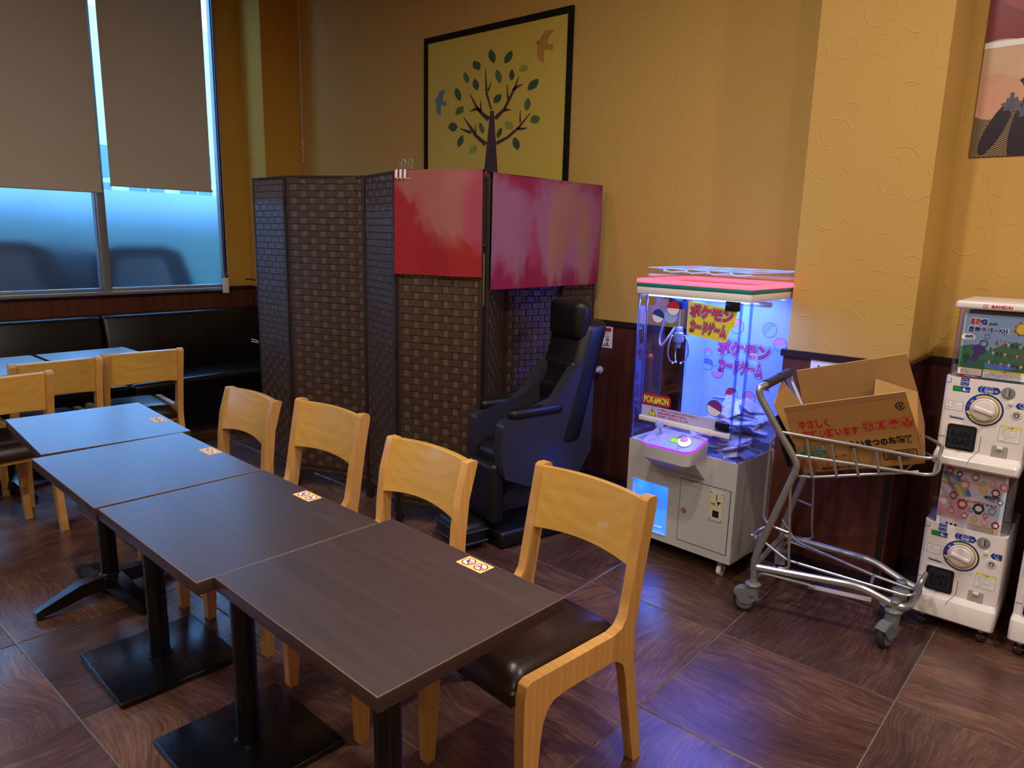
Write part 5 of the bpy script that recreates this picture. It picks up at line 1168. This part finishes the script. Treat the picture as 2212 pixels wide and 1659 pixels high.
g_ = fP.at(.060, .097); b.prism(g_, rrect(.092, .046, .005), Tl, 0); b.prism(g_, rrect(.088, .022, .003, cy=.010), flat('cardboard_flat', '#ae8149'), .0003); b.text(g_, 'G-114', Tl, h=.017, cx=0, cy=.010, z=.0006, bold=.04); b.text(g_, '100g×24入', flat('cardboard_flat', '#ae8149'), h=.013, w=.072, cx=0, cy=-.012, z=.0006, bold=.03)
b.build('size_mark', nf, world=Wb); b = MB(); b.text(fP, '2026.3.31', Bk, h=.009, cx=.088, cy=.062, w=.04); b.text(fP, 'W/6U / W83', Bk, h=.009, cx=.145, cy=.064, w=.055)
b.build('date_print', nf, world=Wb); b = MB(); g_ = fP.at(.345, .048); b.prism(g_, rrect(.108, .036, .002), Bk, 0); b.prism(g_, rrect(.101, .029, .001), flat('cardboard_flat', '#ae8149'), .0003)
x = -.044; rr2 = random.Random(4)
while x < .042:
    w_ = rr2.choice((.0009, .0017, .0025)); b.prism(g_, [(x, -.0125), (x+w_, -.0125), (x+w_, .0125), (x, .0125)], Bk, .0006); x += w_+rr2.choice((.001, .0018))
b.text(g_, '14 973612 361148', Bk, h=.0045, cy=-.0235)
b.build('barcode', nf, world=Wb); b = MB(); b.prism(fP.at(.05, .036), circ(.011, 14), Rd); b.prism(fP.at(.052, .038, .0003), circ(.005, 10), flat('cardboard_flat', '#ae8149')); b.text(fP, 'たいまつ', Rd, h=.005, cx=.05, cy=.018)
b.build('maker_mark', nf, world=Wb); b = MB(); b.text(fP, '国内産水稲もち米100%使用', Bk, h=.0105, cx=.150, cy=.015, w=.150, bold=.02)
b.build('side_print', nf, world=Wb)
g_ = fR.at(0, 0, .0006).at(.05, .06); b = MB(); b.text(g_.rot(PI/2), 'お鏡餅', Bk, h=.022, bold=.03, cx=.0); b.build('end_print', rs, world=Wb)

# ------------------------------------------------------------ capsule toy machines
M_tray = mat('tray_dark', '#1b1e27', .2); M_kn = mottle(mat('dial_plastic', '#dcd3cf', .25), 4, .03); M_cup = mottle(mat('return_cup', '#a3a29e', .35), 4, .04); M_vend = mat('coin_grey', '#7f8086', .4)
WG, DG = .265, .34
def capsule_machine(name, lab, loc, bh, wh, lid, wheels, poster, grp):
    """local origin: front left lower corner; zt = top of the body"""
    r = thing(name, lab, 'vending machine', loc, 0, grp); zt = bh; f = F0.at(0, zt)
    b = MB(); lipz = .075
    # body: vertical shell whose lower edge swells forward
    n = 14; e_ = bh-.327; secs = [(.0, -.024, .018), (.008, -.033, .020), (.030+e_*.6, -.034, .020), (.041+e_, -.026, .020), (.050+e_, -.008, .018), (.057+e_, 0.0, .016), (bh, .0, .016)]
    rings = []
    for z, y, rc in secs:
        pts = []
        for i in range(6): a = math.radians(180+90*i/5); pts.append((rc+rc*math.cos(a)-(.0 if y > -.01 else .003), y+rc+rc*math.sin(a)))
        for i in range(6): a = math.radians(270+90*i/5); pts.append((WG-rc+rc*math.cos(a)+(.0 if y > -.01 else .003), y+rc+rc*math.sin(a)))
        pts += [(WG, DG), (0, DG)]
        rings.append([(x, y_, z) for x, y_ in pts])
    m_ = len(rings[0]); vs = [p for q in rings for p in q]; fs = []
    for k in range(len(secs)-1): fs += [[k*m_+i, k*m_+(i+1) % m_, (k+1)*m_+(i+1) % m_, (k+1)*m_+i] for i in range(m_)]
    fs += [list(range(m_))[::-1], list(range((len(secs)-1)*m_, len(secs)*m_))]
    b.add(vs, fs, M_white); body = b.build('body', r, ang=30)
    # seams
    b = MB(); 
    b.box((.012, -.0006, zt-.225), (.024, .0012, .0012), M_line); b.box((.136, -.0006, zt-.232), (.0012, .0012, .055), M_line); b.tube([(.1365, -.001, zt-.255), (.130, -.014, zt-.268), (.116, -.030, zt-.285), (.112, -.0355, zt-.30)], .0007, M_line, 4); b.box((.018, -.0006, zt-.014), (.0012, .0012, .018), M_line); b.box((.010, -.0006, zt-.0225), (.016, .0012, .0012), M_line)
    b.build('seam', body)
    # dial
    d = f.at(.133, -.107, .0006)
    b = MB(); b.ring(d, .030, .059, Bl, 0, 40); b.ring(d, .0465, .0525, Yl, .0005, 34, a0=-2.55, a1=2.2); b.prism(d.rot(3.55), [(.040, -.010), (.056, -.010), (.048, .010)], Yl, .0008); b.prism(d.rot(2.98), [(.042, -.008), (.042, .008), (.056, 0)], Rd, .0008)
    for a in (2.50, 2.62): b.prism(d.at(.049*math.cos(a), .049*math.sin(a)), circ(.0028, 8), Yl, .0007)
    b.build('dial_ring', r)
    b = MB(); b.lathe([(.044, 0), (.044, .004), (.0405, .007), (.038, .007), (.037, .005)], None, M_kn, 36, fr=d); b.lathe([(.0365, .004), (.0365, .016), (.034, .019), (.02, .022), (.004, .023)], None, M_kn, 36, fr=d)
    dg = d.rot(math.radians(-14)); b.fbox(dg, 0, 0, .021, .064, .017, .016, M_kn, .005, 3); b.build('dial', r, 'white turning handle')
    # tray
    b = MB(); t = f.at(.0755, -.220); b.prism(t, rrect(.100, .102, .010), M_kn, 0, .004); b.prism(t, rrect(.093, .095, .010), M_tray, .0045); b.prism(t, rrect(.078, .076, .006), flat('tray_smoke', '#262a35', .15), .0055, .010)
    b.text(t, 'BAN', flat('tray_letter', '#0e1018', .3), h=.020, w=.060, z=.0105, cy=.012, bold=.02); b.text(t, 'DAI', flat('tray_letter', '#0e1018', .3), h=.020, w=.052, z=.0105, cy=-.014, bold=.02); b.prism(t, [(-.009, -.046), (.009, -.046), (.006, -.040), (-.006, -.040)], Bk, .0112); b.build('capsule_tray', r, 'dark capsule flap')
    # coin slot, button, lock, return cup
    b = MB(); c_ = f.at(.196, -.034, .0); b.lathe([(.0205, 0), (.0205, .004), (.018, .006), (.0, .006)], None, M_vend, 26, fr=c_); b.prism(c_, [(-.006, -.013), (.001, -.013), (.001, .013), (-.006, .013)], M_cup, .0065); b.prism(c_, [(.003, -.012), (.0055, -.012), (.0055, .012), (.003, .012)], Bk, .0068); b.build('coin_slot', r, 'grey round coin slot')
    b = MB(); c_ = f.at(.208, -.071); b.lathe([(.0075, 0), (.0065, .006), (.003, .007)], None, M_kn, 16, fr=c_); b.build('button', r)
    b = MB(); c_ = f.at(.230, -.107); b.lathe([(.017, 0), (.015, .003), (.011, .002)], None, M_kn, 22, fr=c_); b.lathe([(.0095, .002), (.0095, .005), (.005, .006), (.002, .004)], None, M_chrome, 18, fr=c_); b.build('lock', r)
    b = MB(); c_ = f.at(.1975, -.252); b.prism(c_, rrect(.049, .048, .005), M_cup, .0006); b.fbox(c_, 0, .017, .004, .020, .012, .008, M_white, .003); b.build('return_cup', r, 'grey coin return cup')
    # labels
    b = MB(); s_ = f.at(.054, -.042, .0006); b.prism(s_, rrect(.054, .020, .0015), Bl); b.prism(s_, [(-.026, -.009), (0, -.009), (0, .009), (-.026, .009)], flat('label_green', '#1c8a3c'), .0003); b.text(s_, '4', Wh, h=.012, cx=.007, z=.0006, bold=.05); b.text(s_, 'まい', Wh, h=.006, cx=.018, cy=-.003, z=.0006, bold=.02)
    b.build('label', body); b = MB(); s_ = f.at(.062, -.014, .0006); b.prism(s_, rrect(.026, .028, .001), Bl); b.ring(s_, .0095, .0105, Wh, .0003, 20); b.text(s_, '100円', Wh, h=.005, z=.0004, bold=.03)
    b.build('label', body); b = MB(); s_ = f.at(.138, -.034, .0006);
    for k, cx in enumerate((-.022, -.012, 0)): b.prism(s_.at(cx, 0, .0003*k), circ(.0135, 22), Bl); b.ring(s_.at(cx, 0, .0003*k), .0120, .0130, Wh, .0001, 22)
    b.prism(s_, [(.008, -.0125), (.027, -.0125), (.036, 0), (.027, .0125), (.008, .0125)], Bl, .0002); b.text(s_, 'コイン', Wh, h=.005, cy=.005, z=.0012, bold=.02); b.text(s_, 'COIN', Wh, h=.007, cy=-.004, z=.0012, bold=.04); b.text(s_, 'IN', Yl, h=.006, cx=.022, cy=-.002, z=.0012, bold=.04)
    b.build('label', body); b = MB(); s_ = f.at(.0385, -.106, .0006); b.prism(s_, rrect(.056, .034, .002), flat('label_line', '#5c6e9a')); b.prism(s_, rrect(.0535, .0315, .0015), Wh, .0003); b.prism(s_.at(-.018, .009), [(-.003, -.003), (-.003, .003), (.002, 0)], Rd, .0006)
    b.text(s_, 'を右に、', Bk, h=.005, cx=.0, cy=.009, z=.0006); b.text(s_, 'ハンドルをゆっくり', Bk, h=.005, w=.044, cy=0, z=.0006); b.text(s_, '回転させてください。', Bk, h=.005, w=.048, cy=-.008, z=.0006)
    b.build('label', body); b = MB(); s_ = f.at(.240, -.076, .0006); b.prism(s_, [(-.018, 0), (-.010, .011), (.018, .011), (.018, -.011), (-.010, -.011)], Bl); b.ring(s_.at(.0, .003), .0055, .0065, Wh, .0003, 18); b.text(s_, '返却', Yl, h=.005, cx=.004, cy=-.007, z=.0005, bold=.03)
    b.build('label', body); b = MB(); s_ = f.at(.052, -.150, .0006).rot(-.08); b.text(s_, 'CapsuleStation', Bl, h=.010, w=.046, bold=.05)
    b.build('label', body); b = MB(); s_ = f.at(.219, -.182, .0006); b.prism(s_, rrect(.062, .058, .002), flat('label_line2', '#8b8792')); b.prism(s_, rrect(.060, .056, .002), Wh, .0003); b.prism(s_, [(-.030, .020), (.030, .020), (.030, .028), (-.030, .028)], Yl, .0005); b.text(s_, '⚠ 注意', Bk, h=.005, cy=.024, z=.0007, bold=.02)
    for k, tx in enumerate(('遊ぶ時は必ずお読みください。', '機械をゆらさないでください。', '手や指を入れないでください。', '小さなお子様は必ず大人と', '一緒に遊んでください。', 'お金は正しく入れてください。')): b.text(s_, tx, Bk, h=.0042, w=(.052 if k != 4 else .04), cy=.015-.0078*k, z=.0006)
    b.build('label', body)
    # window: smoked clear shell over poster and dark inner frame
    b = MB(); n_ = []
    for z in (zt, zt+wh):
        q = []; rc = .045
        for i in range(7): a = math.radians(180+90*i/6); q.append((.004+rc+rc*math.cos(a), .004+rc+rc*math.sin(a), z))
        for i in range(7): a = math.radians(270+90*i/6); q.append((WG-.004-rc+rc*math.cos(a), .004+rc+rc*math.sin(a), z))
        q += [(WG-.004, DG-.02, z), (.004, DG-.02, z)]; n_.append(q)
    m_ = len(n_[0]); b.add(n_[0]+n_[1], [[i, (i+1) % m_, m_+(i+1) % m_, m_+i] for i in range(m_)], M_smoke); b.tube(n_[0], .0022, M_smoke, 5, closed=True); b.build('clear_window', r)
    b = MB(); b.box((WG/2, .11, zt+wh/2), (.19, .16, wh-.012), M_vend, .004); b.box((WG/2, .20, zt+wh/2), (.24, .02, wh-.006), M_kn); b.build('capsule_hopper', r)
    # poster card
    if poster == 1:
        px, pw, pz, ph = .134, .207, .117, .228; P = f.at(px, pz, -.006)
        sky_, hil, hl2, wt = flat('poster_sky', '#8fb4da'), flat('poster_green', '#3f7f63'), flat('poster_green2', '#2f6f58'), flat('poster_water', '#4c86d0')
        b = MB(); b.prism(P, rrect(pw, ph, .001), sky_, -.001, .0); card = b.build('poster_card', r, 'pale blue poster card with hills and keyrings')
        b = MB(); x0 = -pw/2; b.prism(P, [(x0, -ph/2), (pw/2, -ph/2), (pw/2, .0), (pw*.30, .028), (pw*.1, .012), (-pw*.1, -.012), (-pw*.32, .006), (x0, -.004)], hil, .0003); b.prism(P, [(x0, -ph/2), (pw/2, -ph/2), (pw/2, -.055), (0, -.045), (x0, -.055)], hl2, .0005)
        b.prism(P, [(-.025, -.055), (.06, -.052), (.075, -.066), (.03, -.078), (-.02, -.074)], wt, .0007)
        for (cx, cy, q) in ((-.082, -.04, .014), (-.088, -.004, .004), (-.012, -.002, .004), (.098, -.045, .010)): b.prism(P.at(cx, cy), E_(0, 0, q*.8, q), flat('poster_tree', '#1f5a42'), .0008); b.prism(P.at(cx, cy-q*1.2), [(-q*.12, -q*.3), (q*.12, -q*.3), (q*.12, q*.3), (-q*.12, q*.3)], M_bark, .0007)
        b.prism(P.at(.072, .073), [(( .028 if i % 2 else .019)*math.cos(PI*i/8), (.028 if i % 2 else .019)*math.sin(PI*i/8)) for i in range(16)], flat('sun_ray', '#c8502f'), .0009); b.prism(P.at(.072, .073), circ(.018, 18), Yl, .0012)
        for (tx, cx, mt) in (('S', -.077, Rd), ('P', -.060, flat('poster_orange', '#d8542a')), ('G', -.042, flat('poster_navy', '#27368a'))): b.text(P, tx, Wh, h=.022, cx=cx, cy=.088, z=.0010, bold=.09); b.text(P, tx, mt, h=.018, cx=cx, cy=.088, z=.0016, bold=.07)
        b.text(P, '全33種', Bk, h=.008, cx=-.015, cy=.083, z=.001, bold=.04); b.text(P, '立体ラバーKH', Wh, h=.021, w=.122, cx=-.028, cy=.062, z=.0010, bold=.09); b.text(P, '立体ラバーKH', flat('poster_navy', '#27368a'), h=.017, w=.116, cx=-.028, cy=.062, z=.0016, bold=.04)
        b.prism(P.at(-.083, .031), E_(0, 0, .022, .014), Wh, .001); b.text(P, '400円', flat('poster_navy', '#27368a'), h=.009, cx=-.083, cy=.033, z=.0014, bold=.06); b.text(P, '100円玉4枚使用', Bk, h=.004, cx=-.083, cy=.022, z=.0014)
        # one large plain keyring and rows of small ones (plain coloured tags)
        pu = flat('tag_purple', '#4a3a86'); b.prism(P.at(-.047, -.018).rot(-.35), [(-.007, .004), (.007, .004), (.011, -.036), (-.011, -.036)], pu, .0014); b.prism(P.at(-.045, -.010).rot(-.35), E_(0, 0, .022, .016), pu, .0016); b.ring(P.at(-.034, .012), .010, .013, Bk, .0013, 20); b.ring(P.at(-.026, .038), .007, .0095, M_vend, .0013, 20)
        cl = ['#b8303f', '#d8d4dc', '#e5c978', '#b9b27c', '#3a3440', '#3f7a55', '#d0405a', '#2f4a5c']
        for (n_k, yy, xx) in ((8, .018, .004), (9, -.016, -.002), (10, -.050, -.010)):
            for k in range(n_k):
                q = P.at(xx+k*.0118, yy-.0008*k); mt = flat('tag_%d' % ((k*3+n_k) % 8), cl[(k*3+n_k) % 8]); b.ring(q.at(0, .010), .002, .003, M_vend, .0014, 10); b.prism(q, circ(.0042, 10), mt, .0015); b.prism(q, [(-.0014, -.010), (.0014, -.010), (.0014, 0), (-.0014, 0)], mt, .0014)
        b.prism(P, [(-pw/2+.002, -.104), (-.028, -.104), (-.028, -.080), (-pw/2+.002, -.080)], Wh, .001); b.prism(P, [(-pw/2+.002, -.084), (-.028, -.084), (-.028, -.080), (-pw/2+.002, -.080)], Yl, .0012)
        b.prism(P, [(-.024, -.108), (pw/2-.003, -.108), (pw/2-.003, -.078), (-.024, -.078)], Wh, .001); b.prism(P, [(-.024, -.086), (pw/2-.003, -.086), (pw/2-.003, -.078), (-.024, -.078)], Yl, .0012); b.text(P, '！注意！', Bk, h=.005, cx=.038, cy=-.082, z=.0014, bold=.02)
        for k, tx in enumerate(('本製品には小さな部品があります。', '小さなお子様の手の届かない所に置いてください。', '袋はすぐにお捨てください。')): b.text(P, tx, Bk, h=.0045, w=(.09, .115, .07)[k], cx=(.04, .038, .02)[k], cy=-.091-.0058*k, z=.0012)
        for k in range(3): b.text(P, ('対象年齢をお守りください', '誤飲に注意してください。', 'よくお読みください')[k], Bk, h=.004, w=.06, cx=-.064, cy=-.0885-.0052*k, z=.0013)
        b.prism(P, [(-.094, -.113), (-.032, -.113), (-.032, -.105), (-.094, -.105)], Rd, .0012); b.text(P, '対象年齢7歳以上', Wh, h=.005, cx=-.058, cy=-.109, z=.0014, bold=.02); b.build('poster_print', card)
    else:
        px, pw, pz, ph = .137, .205, .110, .236; P = f.at(px, pz, -.006)
        b = MB(); b.prism(P, rrect(pw, ph, .001), flat('poster_pale', '#d9cfd6'), -.001, 0); card = b.build('poster_card', r, 'white and pastel poster card with printed 400円')
        b = MB(); rb_ = ['#4d78b8', '#7fa9a0', '#c9c07a', '#c98f8f']
        for k in range(4): b.ring(P.at(-pw/2+.0, -.01), .055+.012*k, .067+.012*k, flat('bow_%d' % k, rb_[3-k]), .0004+.0001*k, 16, a0=.25, a1=PI/2)
        b.prism(P, [(-pw/2, -.080), (-.01, -.080), (.01, -.03), (-.04, .0), (-pw/2, .0)], flat('poster_rose', '#d9a3b2'), .0003); b.prism(P, [(.02, -.03), (pw/2, -.045), (pw/2, .08), (.04, .06)], flat('poster_mist', '#b9cad8'), .0003)
        rp = random.Random(8); cs = ['#b23a42', '#2c2a30', '#7f9cc8', '#d0925a', '#c0626a', '#e0c45a', '#d9b0a8', '#8a2a3a', '#c7688a', '#3f79b8', '#ded8de', '#6a5a5e']
        spots = [(-.080, .100, .013), (-.048, .092, .011), (-.068, .066, .017), (-.028, .056, .018), (.002, .092, .014), (.030, .058, .019), (.058, .080, .013), (.070, .048, .015), (.092, .075, .015), (.088, .016, .010), (-.086, -.022, .012), (-.058, .008, .014), (-.026, -.018, .018), (.026, -.022, .019), (.068, -.022, .014), (-.058, -.052, .012), (-.014, -.060, .011), (.018, -.066, .013), (.050, -.070, .012), (.084, -.072, .013), (.050, -.044, .010), (.004, -.034, .008)]
        for k, (cx, cy, q) in enumerate(spots):
            m1 = flat('charm_%d' % (k % 12), cs[k % 12]); m2 = flat('charm_pale_%d' % (k % 3), ('#e3c9bd', '#e9dfe2', '#d4b8ac')[k % 3]); b.ring(P.at(cx, cy+q*1.15), q*.12, q*.2, M_vend, .0008, 10)
            b.prism(P.at(cx, cy-q*.75), E_(0, 0, q*.62, q*.5), m1, .0009); b.prism(P.at(cx, cy), circ(q*.95, 16), m1, .0011); b.prism(P.at(cx, cy-q*.1), circ(q*.58, 14), m2, .0014)
        b.text(P, '400円', Bk, h=.017, w=.046, cx=.060, cy=.026, z=.002, bold=.02); b.text(P, '100円玉4枚使用', Bk, h=.004, cx=.062, cy=.014, z=.002)
        b.text(P, 'たくさん種類があるよ', Rd, h=.008, w=.12, cx=.02, cy=-.002, z=.002, bold=.05)
        b.prism(P, [(-pw/2+.002, -.116), (-.0, -.116), (-.0, -.094), (-pw/2+.002, -.084)], Wh, .0016); b.prism(P, [(.004, -.115), (pw/2-.003, -.115), (pw/2-.003, -.088), (.004, -.088)], flat('label_sand', '#d7cfc0'), .0016); b.prism(P, [(.004, -.090), (pw/2-.003, -.090), (pw/2-.003, -.086), (.004, -.086)], flat('sand_head', '#c9b24a'), .0018)
        for k in range(5): b.text(P, '小さなお子様には絶対に与えないでください誤飲の危険', Bk, h=.0034, w=.088, cx=.052, cy=-.093-.005*k, z=.0019)
        for k in range(3): b.prism(P.at(-.066+.014*k, -.105), rrect(.008, .008, .001), Bk, .0018)
        b.build('poster_print', card)
    if lid:
        b = MB(); b.box((WG/2, DG/2-.005, zt+wh+.0155), (WG+.004, DG+.006, .027), M_white, .008, 3); ld = b.build('lid', r)
        b = MB(); g_ = F0.at(.133, zt+wh+.0155, .009); b.prism(g_.at(-.043, 0), rrect(.013, .011, .001), Rd); b.text(g_, 'BANDAI', Rd, h=.0095, w=.060, cx=.006, z=.0004, bold=.035); b.text(g_.at(-.043, .0), 'BAN', Wh, h=.0035, cy=.0022, z=.0006, bold=.05); b.text(g_.at(-.043, 0), 'DAI', Wh, h=.0035, cy=-.0022, z=.0006, bold=.05); b.build('brand_print', ld)
    if wheels:
        for (x0, y0) in ((.035, .02), (WG-.035, .02), (.035, DG-.05), (WG-.035, DG-.05)):
            b = MB(); b.box((x0, y0, -.010), (.016, .028, .022), M_chrome, .003); c0 = b.build('caster', r); b = MB(); z0 = -loc[2]+.021; b.cyl((x0-.009, y0, z0), (x0+.009, y0, z0), .021, M_rubber, seg=20); b.cyl((x0-.014, y0, z0), (x0+.014, y0, z0), .004, M_chrome, seg=8); b.build('wheel', c0)
    return r
GR = 'stacked capsule toy vending machines'
capsule_machine('capsule_machine', 'lower white capsule toy machine on casters, pastel poster card in its window', (-.4975, 3.02, .063), .364, .232, False, True, 2, GR)
capsule_machine('capsule_machine', 'upper white capsule toy machine, blue sky poster card and red lettering on its lid', (-.4975, 3.02, .660), .327, .246, True, False, 1, GR)
capsule_machine('capsule_machine', 'white capsule toy machine on casters cut off by the right photo edge', (-.182, 3.02, .063), .364, .232, False, True, 2, GR)
capsule_machine('capsule_machine', 'upper white capsule toy machine just beyond the right photo edge, on the cut-off one', (-.182, 3.02, .660), .327, .246, True, False, 1, GR)
